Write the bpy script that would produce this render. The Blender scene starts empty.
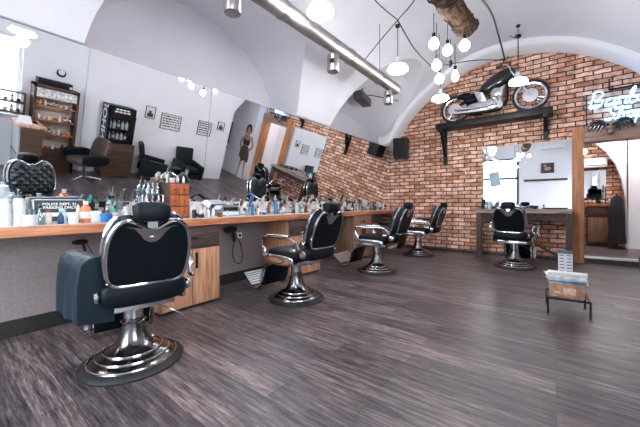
import bpy, bmesh, math, random
from mathutils import Vector, Matrix
random.seed(7)
C = bpy.context.scene.collection
PI = math.pi
def R(a): return math.radians(a)

# ------------------------------------------------------------------ materials
def newmat(name):
    m = bpy.data.materials.new(name); m.use_nodes = True
    nt = m.node_tree; b = nt.nodes['Principled BSDF']
    return m, nt, b
def pbr(name, col, rough=.5, metal=0., noise=0., nscale=20., bump=0., bscale=60., spec=None, emit=None, estr=0., trans=0., coat=0.):
    m, nt, b = newmat(name)
    b.inputs['Base Color'].default_value = (*col, 1)
    b.inputs['Roughness'].default_value = rough
    b.inputs['Metallic'].default_value = metal
    if spec is not None: b.inputs['Specular IOR Level'].default_value = spec
    if trans: b.inputs['Transmission Weight'].default_value = trans
    if coat: b.inputs['Coat Weight'].default_value = coat
    if emit: b.inputs['Emission Color'].default_value = (*emit, 1); b.inputs['Emission Strength'].default_value = estr
    if noise or bump:
        tc = nt.nodes.new('ShaderNodeTexCoord')
    if noise:
        n = nt.nodes.new('ShaderNodeTexNoise'); n.inputs['Scale'].default_value = nscale; n.inputs['Detail'].default_value = 4
        nt.links.new(tc.outputs['Object'], n.inputs['Vector'])
        r = nt.nodes.new('ShaderNodeValToRGB')
        r.color_ramp.elements[0].position = .3; r.color_ramp.elements[1].position = .7
        r.color_ramp.elements[0].color = (*[c*(1-noise) for c in col], 1)
        r.color_ramp.elements[1].color = (*[min(1, c*(1+noise)) for c in col], 1)
        nt.links.new(n.outputs['Fac'], r.inputs['Fac']); nt.links.new(r.outputs['Color'], b.inputs['Base Color'])
    if bump:
        n2 = nt.nodes.new('ShaderNodeTexNoise'); n2.inputs['Scale'].default_value = bscale; n2.inputs['Detail'].default_value = 5
        nt.links.new(tc.outputs['Object'], n2.inputs['Vector'])
        bp = nt.nodes.new('ShaderNodeBump'); bp.inputs['Strength'].default_value = bump; bp.inputs['Distance'].default_value = .01
        nt.links.new(n2.outputs['Fac'], bp.inputs['Height']); nt.links.new(bp.outputs['Normal'], b.inputs['Normal'])
    return m
def wood(name, c1, c2, axis='X', rough=.5, scale=1., contrast=.5, bump=.15):
    """grain runs along AXIS (object = world coordinates)"""
    m, nt, b = newmat(name)
    b.inputs['Roughness'].default_value = rough
    tc = nt.nodes.new('ShaderNodeTexCoord'); mp = nt.nodes.new('ShaderNodeMapping')
    s = {'X': (1.2, 16, 16), 'Y': (16, 1.2, 16), 'Z': (16, 16, 1.2)}[axis]
    mp.inputs['Scale'].default_value = [v*scale for v in s]
    nt.links.new(tc.outputs['Object'], mp.inputs['Vector'])
    n = nt.nodes.new('ShaderNodeTexNoise'); n.inputs['Scale'].default_value = 2.2; n.inputs['Detail'].default_value = 7; n.inputs['Distortion'].default_value = .8
    nt.links.new(mp.outputs['Vector'], n.inputs['Vector'])
    r = nt.nodes.new('ShaderNodeValToRGB')
    r.color_ramp.elements[0].position = .5-contrast*.3; r.color_ramp.elements[1].position = .5+contrast*.3
    r.color_ramp.elements[0].color = (*c1, 1); r.color_ramp.elements[1].color = (*c2, 1)
    nt.links.new(n.outputs['Fac'], r.inputs['Fac']); nt.links.new(r.outputs['Color'], b.inputs['Base Color'])
    bp = nt.nodes.new('ShaderNodeBump'); bp.inputs['Strength'].default_value = bump; bp.inputs['Distance'].default_value = .01
    nt.links.new(n.outputs['Fac'], bp.inputs['Height']); nt.links.new(bp.outputs['Normal'], b.inputs['Normal'])
    return m
def brick_mat(name):
    m, nt, b = newmat(name); L = nt.links
    b.inputs['Roughness'].default_value = .75
    g = nt.nodes.new('ShaderNodeNewGeometry'); sp = nt.nodes.new('ShaderNodeSeparateXYZ'); cb = nt.nodes.new('ShaderNodeCombineXYZ')
    L.new(g.outputs['Position'], sp.inputs['Vector']); L.new(sp.outputs['Y'], cb.inputs['X']); L.new(sp.outputs['Z'], cb.inputs['Y'])
    nz = nt.nodes.new('ShaderNodeTexNoise'); nz.inputs['Scale'].default_value = 5; nz.inputs['Detail'].default_value = 3
    L.new(cb.outputs['Vector'], nz.inputs['Vector'])
    vm = nt.nodes.new('ShaderNodeVectorMath'); vm.operation = 'MULTIPLY_ADD'
    vm.inputs[1].default_value = (.045, .04, 0); L.new(nz.outputs['Color'], vm.inputs[0]); L.new(cb.outputs['Vector'], vm.inputs[2])
    br = nt.nodes.new('ShaderNodeTexBrick')
    br.inputs['Scale'].default_value = 1; br.inputs['Brick Width'].default_value = .24; br.inputs['Row Height'].default_value = .083
    br.inputs['Mortar Size'].default_value = .011; br.inputs['Mortar Smooth'].default_value = .3; br.inputs['Bias'].default_value = -.1
    br.inputs['Color1'].default_value = (.54, .25, .135, 1); br.inputs['Color2'].default_value = (1.0, .71, .56, 1); br.inputs['Mortar'].default_value = (.055, .035, .035, 1)
    L.new(vm.outputs['Vector'], br.inputs['Vector'])
    n2 = nt.nodes.new('ShaderNodeTexNoise'); n2.inputs['Scale'].default_value = 7; n2.inputs['Detail'].default_value = 6; n2.inputs['Roughness'].default_value = .7
    L.new(cb.outputs['Vector'], n2.inputs['Vector'])
    rp = nt.nodes.new('ShaderNodeValToRGB'); rp.color_ramp.elements[0].position = .34; rp.color_ramp.elements[1].position = .64
    rp.color_ramp.elements[0].color = (.36, .28, .26, 1); rp.color_ramp.elements[1].color = (1.5, 1.45, 1.45, 1)
    L.new(n2.outputs['Fac'], rp.inputs['Fac'])
    mx = nt.nodes.new('ShaderNodeMix'); mx.data_type = 'RGBA'; mx.blend_type = 'MULTIPLY'; mx.inputs['Factor'].default_value = .8
    L.new(br.outputs['Color'], mx.inputs['A']); L.new(rp.outputs['Color'], mx.inputs['B'])
    L.new(mx.outputs['Result'], b.inputs['Base Color'])
    bp = nt.nodes.new('ShaderNodeBump'); bp.inputs['Strength'].default_value = .6; bp.inputs['Distance'].default_value = .012; bp.invert = True
    L.new(br.outputs['Fac'], bp.inputs['Height']); L.new(bp.outputs['Normal'], b.inputs['Normal'])
    return m
def floor_mat():
    m, nt, b = newmat('floor_planks'); L = nt.links
    g = nt.nodes.new('ShaderNodeNewGeometry'); sp = nt.nodes.new('ShaderNodeSeparateXYZ'); cb = nt.nodes.new('ShaderNodeCombineXYZ')
    L.new(g.outputs['Position'], sp.inputs['Vector']); L.new(sp.outputs['Y'], cb.inputs['X']); L.new(sp.outputs['X'], cb.inputs['Y'])
    br = nt.nodes.new('ShaderNodeTexBrick'); br.inputs['Scale'].default_value = 1
    br.inputs['Brick Width'].default_value = 1.25; br.inputs['Row Height'].default_value = .16; br.inputs['Mortar Size'].default_value = .0016
    br.inputs['Color1'].default_value = (.070, .062, .066, 1); br.inputs['Color2'].default_value = (.165, .138, .136, 1); br.inputs['Mortar'].default_value = (.025, .02, .02, 1)
    br.offset = .37; br.inputs['Bias'].default_value = -.15
    L.new(cb.outputs['Vector'], br.inputs['Vector'])
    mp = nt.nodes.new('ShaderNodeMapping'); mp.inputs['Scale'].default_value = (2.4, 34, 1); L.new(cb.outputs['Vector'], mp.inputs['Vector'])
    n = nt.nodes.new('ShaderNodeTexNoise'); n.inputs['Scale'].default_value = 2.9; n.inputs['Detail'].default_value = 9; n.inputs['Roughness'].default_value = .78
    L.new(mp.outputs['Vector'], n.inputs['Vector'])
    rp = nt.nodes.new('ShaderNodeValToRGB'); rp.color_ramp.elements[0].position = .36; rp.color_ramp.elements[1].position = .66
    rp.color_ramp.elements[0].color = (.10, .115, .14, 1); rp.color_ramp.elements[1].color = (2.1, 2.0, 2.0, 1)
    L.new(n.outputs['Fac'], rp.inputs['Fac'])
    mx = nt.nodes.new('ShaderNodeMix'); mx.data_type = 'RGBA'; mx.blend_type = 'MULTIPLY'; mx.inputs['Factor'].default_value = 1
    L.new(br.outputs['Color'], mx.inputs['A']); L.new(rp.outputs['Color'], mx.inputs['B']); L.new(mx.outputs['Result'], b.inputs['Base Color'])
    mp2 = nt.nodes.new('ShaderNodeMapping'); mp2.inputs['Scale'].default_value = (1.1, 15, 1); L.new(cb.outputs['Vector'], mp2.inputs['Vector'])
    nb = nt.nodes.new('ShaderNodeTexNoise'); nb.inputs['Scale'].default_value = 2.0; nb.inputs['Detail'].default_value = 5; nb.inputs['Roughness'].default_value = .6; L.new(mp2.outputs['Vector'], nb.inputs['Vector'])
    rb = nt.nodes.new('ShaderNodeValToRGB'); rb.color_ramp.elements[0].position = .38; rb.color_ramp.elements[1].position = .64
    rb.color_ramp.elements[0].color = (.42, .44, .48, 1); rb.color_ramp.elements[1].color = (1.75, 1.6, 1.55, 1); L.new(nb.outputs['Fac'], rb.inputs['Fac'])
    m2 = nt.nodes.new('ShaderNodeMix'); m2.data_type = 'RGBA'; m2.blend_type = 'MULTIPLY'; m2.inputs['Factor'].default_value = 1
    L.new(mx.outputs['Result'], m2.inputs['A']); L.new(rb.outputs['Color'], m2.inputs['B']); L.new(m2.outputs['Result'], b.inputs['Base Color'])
    b.inputs['Roughness'].default_value = .38
    bp = nt.nodes.new('ShaderNodeBump'); bp.inputs['Strength'].default_value = .25; bp.inputs['Distance'].default_value = .004
    L.new(n.outputs['Fac'], bp.inputs['Height']); L.new(bp.outputs['Normal'], b.inputs['Normal'])
    return m
def glass_mat(name, tint, refl=.12, rough=.02):
    m = bpy.data.materials.new(name); m.use_nodes = True; nt = m.node_tree
    nt.nodes.remove(nt.nodes['Principled BSDF']); out = nt.nodes['Material Output']
    t = nt.nodes.new('ShaderNodeBsdfTransparent'); t.inputs['Color'].default_value = (*tint, 1)
    gl = nt.nodes.new('ShaderNodeBsdfGlossy'); gl.inputs['Roughness'].default_value = rough
    mx = nt.nodes.new('ShaderNodeMixShader'); mx.inputs['Fac'].default_value = refl
    nt.links.new(t.outputs[0], mx.inputs[1]); nt.links.new(gl.outputs[0], mx.inputs[2]); nt.links.new(mx.outputs[0], out.inputs['Surface'])
    return m
def quilt_mat():
    m, nt, b = newmat('quilted_leather'); L = nt.links
    b.inputs['Base Color'].default_value = (.012, .022, .028, 1); b.inputs['Roughness'].default_value = .38
    tc = nt.nodes.new('ShaderNodeTexCoord'); mp = nt.nodes.new('ShaderNodeMapping'); mp.inputs['Rotation'].default_value = (0, R(45), 0)
    L.new(tc.outputs['Object'], mp.inputs['Vector'])
    hs = []
    for a in ('X', 'Z'):
        w = nt.nodes.new('ShaderNodeTexWave'); w.bands_direction = a; w.inputs['Scale'].default_value = 5.5; w.wave_profile = 'SIN'
        L.new(mp.outputs['Vector'], w.inputs['Vector']); hs.append(w)
    mn = nt.nodes.new('ShaderNodeMath'); mn.operation = 'MINIMUM'; L.new(hs[0].outputs['Fac'], mn.inputs[0]); L.new(hs[1].outputs['Fac'], mn.inputs[1])
    bp = nt.nodes.new('ShaderNodeBump'); bp.inputs['Strength'].default_value = .8; bp.inputs['Distance'].default_value = .02
    L.new(mn.outputs[0], bp.inputs['Height']); L.new(bp.outputs['Normal'], b.inputs['Normal'])
    return m

PLASTER_LIT = pbr('lamplit_plaster', (.93, .95, .97), .9, bump=.12, bscale=9)  # whiter than the vault plaster: lamp light on the arch put into its colour
PLASTER = pbr('white_plaster', (.88, .875, .915), .9, bump=.12, bscale=9, noise=.02, nscale=2)
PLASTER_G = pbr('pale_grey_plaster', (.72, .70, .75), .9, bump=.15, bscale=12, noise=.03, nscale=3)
PANEL = pbr('grey_wallcovering', (.29, .245, .245), .8, noise=.12, nscale=40, bump=.5, bscale=70)
BRICK = brick_mat('old_brick')
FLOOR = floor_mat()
BASEB = pbr('dark_baseboard', (.02, .018, .018), .45, noise=.2, nscale=12)
MIRROR = pbr('mirror_silver', (.93, .95, .96), .0, 1.)
CHROME = pbr('chrome', (.60, .61, .63), .14, 1.)
BRUSHED = pbr('brushed_steel', (.42, .40, .40), .28, 1., noise=.06, nscale=8)
DARKCH = pbr('dark_chrome', (.20, .19, .19), .2, 1.)
DUCTM = pbr('dull_duct_steel', (.36, .33, .33), .42, 1., noise=.15, nscale=6)
STEEL_D = pbr('blackened_steel', (.008, .008, .009), .45, spec=.3)
RUBBER = pbr('black_rubber', (.012, .013, .015), .6)
LEATHER = pbr('black_leather', (.003, .006, .009), .45, bump=.15, bscale=90, spec=.18)
LEATHER_B = pbr('blue_black_vinyl', (.006, .016, .026), .45, bump=.2, bscale=60, spec=.3)
LEATHER_BR = pbr('brown_leather', (.075, .05, .043), .45, bump=.2, bscale=40, noise=.15, nscale=10)
QUILT = quilt_mat()
W_COUNTER = wood('orange_pine', (.26, .085, .035), (.60, .24, .11), 'X', .45)
W_PALE = wood('pale_rough_pine', (.34, .14, .07), (.66, .36, .21), 'Z', .6, contrast=.7)
W_DARK = wood('smoked_plank', (.025, .015, .012), (.10, .062, .047), 'X', .6, contrast=.6)
W_POST = wood('orange_post', (.32, .12, .05), (.62, .29, .14), 'Z', .55, contrast=.7)
W_BEAM = wood('weathered_beam', (.26, .15, .11), (.50, .33, .27), 'Y', .6)
W_BROWN = wood('brown_walnut', (.045, .024, .015), (.12, .062, .036), 'X', .55)
W_MID = wood('mid_brown', (.17, .085, .05), (.30, .17, .11), 'Z', .55)
W_DRAWER = wood('orange_drawer_front', (.28, .06, .015), (.48, .13, .035), 'Z', .45)
W_LOG = wood('barky_log', (.02, .013, .010), (.17, .08, .04), 'X', .85, contrast=.35, bump=.8)
PAPER = pbr('white_paper', (.78, .78, .78), .7)
WHITEP = pbr('white_plastic', (.80, .82, .84), .3)
BLACKP = pbr('black_plastic', (.008, .008, .010), .4, spec=.3)
INK = pbr('black_ink', (.02, .02, .02), .7)
GLASS = glass_mat('clear_glass', (.86, .93, .93), .22)
PANE = glass_mat('window_pane', (.97, .98, 1.), .06)
OPAL = pbr('lit_opal_glass', (.9, .9, .9), .3, emit=(.97, .98, 1), estr=21)
BULB = pbr('lit_bulb_glass', (.9, .9, .9), .3, emit=(1, .95, .9), estr=12)
NEON = pbr('neon_tube', (.6, .85, 1), .3, emit=(.16, .5, 1), estr=6)
def colour(name, c, rough=.35, metal=0): return pbr(name, c, rough, metal)

# ------------------------------------------------------------------ mesh builder
class MB:
    def __init__(s, xf=None): s.bm = bmesh.new(); s.xf = xf or Matrix()
    def _add(s, verts, faces, xf=None):
        M = s.xf @ xf if xf else s.xf
        vs = [s.bm.verts.new(M @ Vector(v)) for v in verts]
        for f in faces:
            try: s.bm.faces.new([vs[i] for i in f])
            except ValueError: pass
        return vs
    def box(s, c, d, rot=None, bev=0.):
        t = bmesh.new(); bmesh.ops.create_cube(t, size=1)
        for v in t.verts: v.co = Vector((v.co.x*d[0], v.co.y*d[1], v.co.z*d[2]))
        if bev: bmesh.ops.bevel(t, geom=list(t.edges), offset=min(bev, min(d)*.45), segments=2, profile=.6, affect='EDGES')
        M = Matrix.Translation(c) @ (rot.to_4x4() if rot else Matrix())
        return s._merge(t, M)
    def _merge(s, t, M):
        t.verts.index_update()
        s._add([v.co.copy() for v in t.verts], [[v.index for v in f.verts] for f in t.faces], M); t.free(); return s
    def b2(s, lo, hi, bev=0.):
        return s.box([(a+b)/2 for a, b in zip(lo, hi)], [abs(b-a) for a, b in zip(lo, hi)], bev=bev)
    def lathe(s, prof, c=(0, 0, 0), seg=24, rot=None):
        n = len(prof); vs = []; fs = []
        for i in range(seg):
            a = 2*PI*i/seg
            for r, z in prof: vs.append((r*math.cos(a), r*math.sin(a), z))
        for i in range(seg):
            j = (i+1) % seg
            for k in range(n-1): fs.append((i*n+k, j*n+k, j*n+k+1, i*n+k+1))
        if prof[0][0] > 1e-5: fs.append([i*n for i in range(seg)][::-1])
        if prof[-1][0] > 1e-5: fs.append([i*n+n-1 for i in range(seg)])
        s._add(vs, fs, Matrix.Translation(c) @ (rot.to_4x4() if rot else Matrix())); return s
    def tube(s, pts, r, seg=8, closed=False):
        pts = [Vector(p) for p in pts]; n = len(pts); rr = r if isinstance(r, (list, tuple)) else [r]*n
        vs = []; fs = []; up = None
        for i, p in enumerate(pts):
            if closed: d = pts[(i+1) % n]-pts[i-1]
            else: d = pts[min(i+1, n-1)]-pts[max(i-1, 0)]
            if d.length < 1e-9: d = Vector((0, 0, 1))
            d.normalize()
            if up is None: up = d.orthogonal().normalized()
            up = (up-d*up.dot(d)); up = up.normalized() if up.length > 1e-6 else d.orthogonal().normalized()
            w = d.cross(up)
            for k in range(seg):
                a = 2*PI*k/seg; vs.append(p+(up*math.cos(a)+w*math.sin(a))*rr[i])
        for i in range(n if closed else n-1):
            j = (i+1) % n
            for k in range(seg):
                l = (k+1) % seg; fs.append((i*seg+k, i*seg+l, j*seg+l, j*seg+k))
        if not closed: fs.append(list(range(seg))[::-1]); fs.append([(n-1)*seg+k for k in range(seg)])
        s._add(vs, fs); return s
    def sup(s, c, d, n=4., seg=20, rot=None):
        """superellipsoid cushion of full size d"""
        def f(w, m): return math.copysign(abs(w)**m, w)
        e = 2./n; vs = []; fs = []; H = seg//2
        for i in range(H+1):
            v = -PI/2+PI*i/H
            for j in range(seg):
                u = 2*PI*j/seg
                vs.append((d[0]/2*f(math.cos(v), e)*f(math.cos(u), e), d[1]/2*f(math.cos(v), e)*f(math.sin(u), e), d[2]/2*f(math.sin(v), e)))
        for i in range(H):
            for j in range(seg):
                k = (j+1) % seg; fs.append((i*seg+j, i*seg+k, (i+1)*seg+k, (i+1)*seg+j))
        s._add(vs, fs, Matrix.Translation(c) @ (rot.to_4x4() if rot else Matrix())); return s
    def prism(s, outl, y0, y1, xf=None):
        """outline in (x,z), extruded along y"""
        n = len(outl); vs = [(x, y0, z) for x, z in outl]+[(x, y1, z) for x, z in outl]
        fs = [list(range(n)), list(range(n, 2*n))[::-1]]+[(i, i+n, (i+1) % n+n, (i+1) % n) for i in range(n)]
        s._add(vs, fs, xf); return s
    def quads(s, vs, fs): s._add(vs, fs); return s
    def build(s, name, mat, parent=None, smooth=True, origin=None, angle=40):
        bm = s.bm; bmesh.ops.remove_doubles(bm, verts=bm.verts, dist=1e-5)
        bmesh.ops.recalc_face_normals(bm, faces=bm.faces)
        if origin is not None:
            for v in bm.verts: v.co -= Vector(origin)
        if smooth:
            ca = R(angle)
            for f in bm.faces: f.smooth = True
            for e in bm.edges:
                if len(e.link_faces) != 2 or e.calc_face_angle(9) > ca: e.smooth = False
        me = bpy.data.meshes.new(name); bm.to_mesh(me); bm.free(); me.materials.append(mat)
        o = bpy.data.objects.new(name, me); C.objects.link(o)
        if origin is not None: o.location = origin
        if parent: o.parent = parent
        return o
def tag(o, label=None, cat=None, group=None, kind=None):
    if label: o['label'] = label
    if cat: o['category'] = cat
    if group: o['group'] = group
    if kind: o['kind'] = kind
    return o
def empty(name, loc, rz=0, label=None, cat=None, group=None):
    o = bpy.data.objects.new(name, None); C.objects.link(o); o.location = loc; o.rotation_euler = (0, 0, rz); o.empty_display_size = .1
    return tag(o, label, cat, group)
def struct(o): o['kind'] = 'structure'; return o
def dup(root, loc, rz=None, label=None, group=None, scale=None):
    r = root.copy(); C.objects.link(r); r.location = loc
    if rz is not None: r.rotation_euler = (0, 0, rz)
    if label: r['label'] = label
    if group: r['group'] = group
    if scale: r.scale = (scale,)*3
    for ch in list(root.children):
        c = ch.copy(); C.objects.link(c); c.parent = r
        for g in list(ch.children):
            e = g.copy(); C.objects.link(e); e.parent = c
    return r
def text_mesh(name, txt, size, mat, parent, M, ext=.001, spacing=1., shear=0.):
    cu = bpy.data.curves.new(name, 'FONT'); cu.body = txt; cu.size = size; cu.extrude = ext; cu.align_x = 'CENTER'; cu.align_y = 'CENTER'
    cu.offset = size*.03; cu.space_character = spacing; cu.shear = shear
    t = bpy.data.objects.new(name+'_src', cu); C.objects.link(t)
    dg = bpy.context.evaluated_depsgraph_get(); dg.update()
    me = bpy.data.meshes.new_from_object(t.evaluated_get(dg)); bpy.data.objects.remove(t); bpy.data.curves.remove(cu)
    me.transform(M); me.name = name; me.materials.clear(); me.materials.append(mat)
    o = bpy.data.objects.new(name, me); C.objects.link(o)
    if parent: o.parent = parent
    return o
def smooth_loop(pts, n=6):
    out = []; m = len(pts)
    for i in range(m):
        p0, p1, p2, p3 = [Vector(pts[(i+k) % m]) for k in (-1, 0, 1, 2)]
        for j in range(n):
            t = j/n
            out.append(tuple(.5*((2*p1)+(p2-p0)*t+(2*p0-5*p1+4*p2-p3)*t*t+(3*p1-p0-3*p2+p3)*t**3)))
    return out
def smooth_path(pts, n=6):
    P = [Vector(p) for p in pts]; P = [P[0]*2-P[1]]+P+[P[-1]*2-P[-2]]; out = []
    for i in range(1, len(P)-2):
        p0, p1, p2, p3 = P[i-1:i+3]
        for j in range(n):
            t = j/n; out.append(.5*((2*p1)+(p2-p0)*t+(2*p0-5*p1+4*p2-p3)*t*t+(3*p1-p0-3*p2+p3)*t**3))
    out.append(P[-2]); return out

# ------------------------------------------------------------------ room measures (metres; X along the long mirror, Y towards it)
XB = 6.98; YL = 3.45; YR = -1.35; XR = -1.2
TAB = [(-1.40, 2.45), (-1.30, 2.70), (-1.06, 3.08), (-.67, 3.41), (-.24, 3.66), (.25, 3.82), (.75, 3.89), (1.2, 3.86), (1.6, 3.74), (1.95, 3.56), (2.36, 3.28), (2.70, 2.96), (2.92, 2.66), (3.02, 2.48), (3.2, 2.40), (3.7, 2.36)]
def prof(y):
    if y <= TAB[0][0]: return TAB[0][1]
    for i in range(len(TAB)-1):
        if TAB[i][0] <= y <= TAB[i+1][0]:
            p = [TAB[max(0, i-1)], TAB[i], TAB[i+1], TAB[min(len(TAB)-1, i+2)]]
            h = p[2][0]-p[1][0]; t = (y-p[1][0])/h
            m1 = (p[2][1]-p[0][1])/(p[2][0]-p[0][0]) if p[2][0] != p[0][0] else 0
            m2 = (p[3][1]-p[1][1])/(p[3][0]-p[1][0]) if p[3][0] != p[1][0] else 0
            return (2*t**3-3*t*t+1)*p[1][1]+(t**3-2*t*t+t)*h*m1+(-2*t**3+3*t*t)*p[2][1]+(t**3-t*t)*h*m2
    return TAB[-1][1]
MV = [(2.30, 3.45), (2.55, 3.25), (2.75, 3.04), (2.90, 2.84), (3.00, 2.66), (3.08, 2.47), (3.12, 2.40), (3.2, 2.37), (3.7, 2.36)]
def main_v(y):
    if y <= 2.3: return prof(y)+.12
    for (a, za), (b_, zb) in zip(MV[:-1], MV[1:]):
        if a <= y <= b_: return za+(zb-za)*(y-a)/(b_-a)
    return 2.36
# cross vaults over the mirror wall: centre, half width, crown at the wall, rise of the crown towards the room
CROSS = [(-1.4, 1.3, 3.35, .2), (2.14, 1.33, 3.50, .10), (5.6, 1.3, 2.97, .60)]
ZS = 2.2
def cross_z(c, x, y):
    cx, a, k, s = c; u = abs(x-cx)/a; cr = min(k+(3.6-y)*s, 3.66)
    return ZS+(cr-ZS)*math.sqrt(max(0, 1-u*u))
def crease(c, y):
    if y < 1.4: return 0.
    cx, a, k, s = c; cr = min(k+(3.6-y)*s, 3.66); q = (main_v(y)-ZS)/(cr-ZS)
    return a*math.sqrt(1-q*q) if q < 1 else 0.
def build_ceiling():
    ys = [YR-.05+i*.06 for i in range(int((1.6-YR)/.06))]
    y = ys[-1]
    while y < 3.6: y += .02; ys.append(min(y, 3.6))
    vs = []; ncol = None
    for y in ys:
        row = []
        pieces = [(XR, CROSS[0][0]+max(crease(CROSS[0], y), XR-CROSS[0][0]), 0)]
        last = pieces[0][1]
        for c in CROSS[1:]:
            h = crease(c, y); pieces.append((last, c[0]-h, None)); pieces.append((c[0]-h, c[0]+h, c)); last = c[0]+h
        pieces.append((last, XB+.02, None))
        for a, b, c in pieces:
            if c == 0: c = CROSS[0]
            N = 30 if c else 10
            for i in range(N):
                t = i/N
                if c is CROSS[1] or c is CROSS[2]: t = .5-.5*math.cos(PI*t)
                x = a+(b-a)*t
                z = max(main_v(y), cross_z(c, x, y)) if c and y > 1.4 else main_v(y)
                row.append((x, y, z))
        row.append((XB+.02, y, main_v(y)))
        vs += row; ncol = len(row)
    fs = [(i*ncol+j, i*ncol+j+1, (i+1)*ncol+j+1, (i+1)*ncol+j) for i in range(len(ys)-1) for j in range(ncol-1)]
    b = MB(); b.quads(vs, fs); return struct(b.build('ceiling', PLASTER, angle=14))
build_ceiling()
# transverse arch hugging the brick wall
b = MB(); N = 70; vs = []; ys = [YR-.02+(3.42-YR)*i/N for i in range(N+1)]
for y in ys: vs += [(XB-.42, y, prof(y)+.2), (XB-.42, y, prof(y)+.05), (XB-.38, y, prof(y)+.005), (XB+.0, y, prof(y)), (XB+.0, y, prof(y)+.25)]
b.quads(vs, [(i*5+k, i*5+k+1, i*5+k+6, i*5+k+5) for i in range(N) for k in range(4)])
struct(b.build('trim_1', PLASTER_LIT, angle=60))
# floor
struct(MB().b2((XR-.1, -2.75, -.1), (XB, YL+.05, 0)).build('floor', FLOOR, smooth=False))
# left wall below the vault, and the lunette wall above
struct(MB().b2((XR, YL, 0), (XB, YL+.15, 2.42)).build('wall_left', PANEL, smooth=False))
struct(MB().b2((XR, 3.6, 2.36), (XB+.1, 3.75, 4.0)).build('wall_left_upper', PLASTER_G, smooth=False))
struct(MB().b2((.3, YL-.02, 0), (XB, YL, .13)).build('baseboard_left', BASEB, smooth=False))
# brick wall at the far end, with the doorway
def strips(xa, xb, ybr, z0f, z1f, mb):
    for y0, y1 in zip(ybr[:-1], ybr[1:]):
        ym = (y0+y1)/2
        v = [(x, y, z) for x in (xa, xb) for (y, z) in ((y0, z0f(ym)), (y1, z0f(ym)), (y1, z1f(y1)), (y0, z1f(y0)))]
        mb._add(v, [(0, 1, 2, 3), (4, 5, 6, 7), (0, 1, 5, 4), (3, 2, 6, 7)]+([(0, 3, 7, 4)] if y0 in (ybr[0], -.36) else [])+([(1, 2, 6, 5)] if y1 in (ybr[-1], -1.40) else []))
DY0, DY1, DZ = -1.40, -.36, 2.08
yb = sorted(set([round(-1.45+i*.07, 3) for i in range(71) if abs(-1.45+i*.07-DY0) > .02 and abs(-1.45+i*.07-DY1) > .02 and -1.45+i*.07 < 3.5]+[DY0, DY1, 3.52, -1.45]))
b = MB(); strips(XB, XB+.15, yb, lambda y: DZ if DY0 < y < DY1 else 0., lambda y: prof(y)+.06, b)
struct(b.build('wall_back', BRICK, smooth=False))
struct(MB().b2((XB-.02, 0., 0), (XB, YL, .05)).b2((XB-.02, -.24, 0), (XB, 0, .05)).build('baseboard_back', BASEB, smooth=False))
# recess beside the doorway
struct(MB().b2((6.65, -2.75, 0), (XB+.15, -1.50, 3.2)).build('wall_recess_back', PLASTER, smooth=False))
struct(MB().b2((4.6, -2.9, 0), (XB+.1, -2.7, 3.2)).build('wall_recess_end', PLASTER_G, smooth=False))
struct(MB().b2((4.6, -2.8, 2.62), (XB, YR, 2.8)).build('ceiling_recess', PLASTER, smooth=False))
# opposite wall (behind the camera, seen in the mirror) with a shop window
def rwall(x0, x1, z0, z1, name, t=.2): return struct(MB().b2((x0, YR-t, z0), (x1, YR, z1)).build(name, PLASTER, smooth=False))
b = MB()
b.b2((1.15, YR-.2, 0), (5.62, YR, 2.62)); b.b2((4.6, -2.75, 0), (5.60, YR-.1, 2.62)); b.b2((XR, YR-.2, 0), (1.15, YR, .95)); b.b2((XR, YR-.2, 2.3), (1.15, YR, 2.62)); b.b2((XR, YR-.2, .95), (-.75, YR, 2.3))
struct(b.build('wall_right', PLASTER, smooth=False))
b = MB(); b._add([(5.62, YR-.2, 2.62), (5.62, YR-.2, 2.05), (6.0, YR-.2, 2.62), (5.62, YR, 2.62), (5.62, YR, 2.05), (6.0, YR, 2.62)], [(0, 1, 2), (3, 4, 5), (1, 2, 5, 4), (0, 1, 4, 3)])
struct(b.build('trim_2', PLASTER, smooth=False))
struct(MB().b2((5.62, YR-.2, 2.6), (XB, YR, 2.75)).build('trim_3', PLASTER, smooth=False))
w = struct(empty('window_1', (.2, YR-.1, .95)))
fb = MB()
for lo, hi in [((-.95, -.04, 0), (.95, .04, .05)), ((-.95, -.04, 1.30), (.95, .04, 1.35)), ((-.95, -.04, 0), (-.9, .04, 1.35)), ((.9, -.04, 0), (.95, .04, 1.35)), ((-.03, -.04, 0), (.03, .04, 1.35))]: fb.b2(lo, hi)
fb.build('window_frame', pbr('white_frame', (.75, .78, .8), .4), w, smooth=False)
MB().b2((-.92, -.005, .03), (.92, .005, 1.33)).build('pane', PANE, w, smooth=False)
# rear wall (X = -1.2) with the tall shop window seen in the far mirror
WY0, WY1, WZ0, WZ1 = 1.22, 2.75, .5, 2.92
b = MB(); ybr = sorted(set([round(YR-.2+i*.08, 3) for i in range(70) if YR-.2+i*.08 < 3.7 and min(abs(YR-.2+i*.08-WY0), abs(YR-.2+i*.08-WY1)) > .02]+[WY0, WY1, 3.75]))
strips(XR-.15, XR, ybr, lambda y: WZ1 if WY0 < y < WY1 else 0., lambda y: 4.2, b)
b.b2((XR-.15, WY0, 0), (XR, WY1, WZ0))
struct(b.build('wall_rear', PLASTER, smooth=False))
w = struct(empty('window_2', (XR-.08, (WY0+WY1)/2, WZ0)))
fb = MB(); hw = (WY1-WY0)/2; hh = WZ1-WZ0
FR = pbr('blue_grey_frame', (.10, .14, .18), .4)
for lo, hi in [((-.04, -hw, 0), (.04, hw, .07)), ((-.04, -hw, hh-.07), (.04, hw, hh)), ((-.04, -hw, 0), (.04, -hw+.11, hh)), ((-.04, hw-.11, 0), (.04, hw, hh)), ((-.04, -hw, hh-.90), (.04, hw, hh-.79))]: fb.b2(lo, hi)
fb.build('window_frame', FR, w, smooth=False)
MB().b2((-.005, -hw+.02, .03), (.005, hw-.02, hh-.03)).build('pane', PANE, w, smooth=False)

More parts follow.
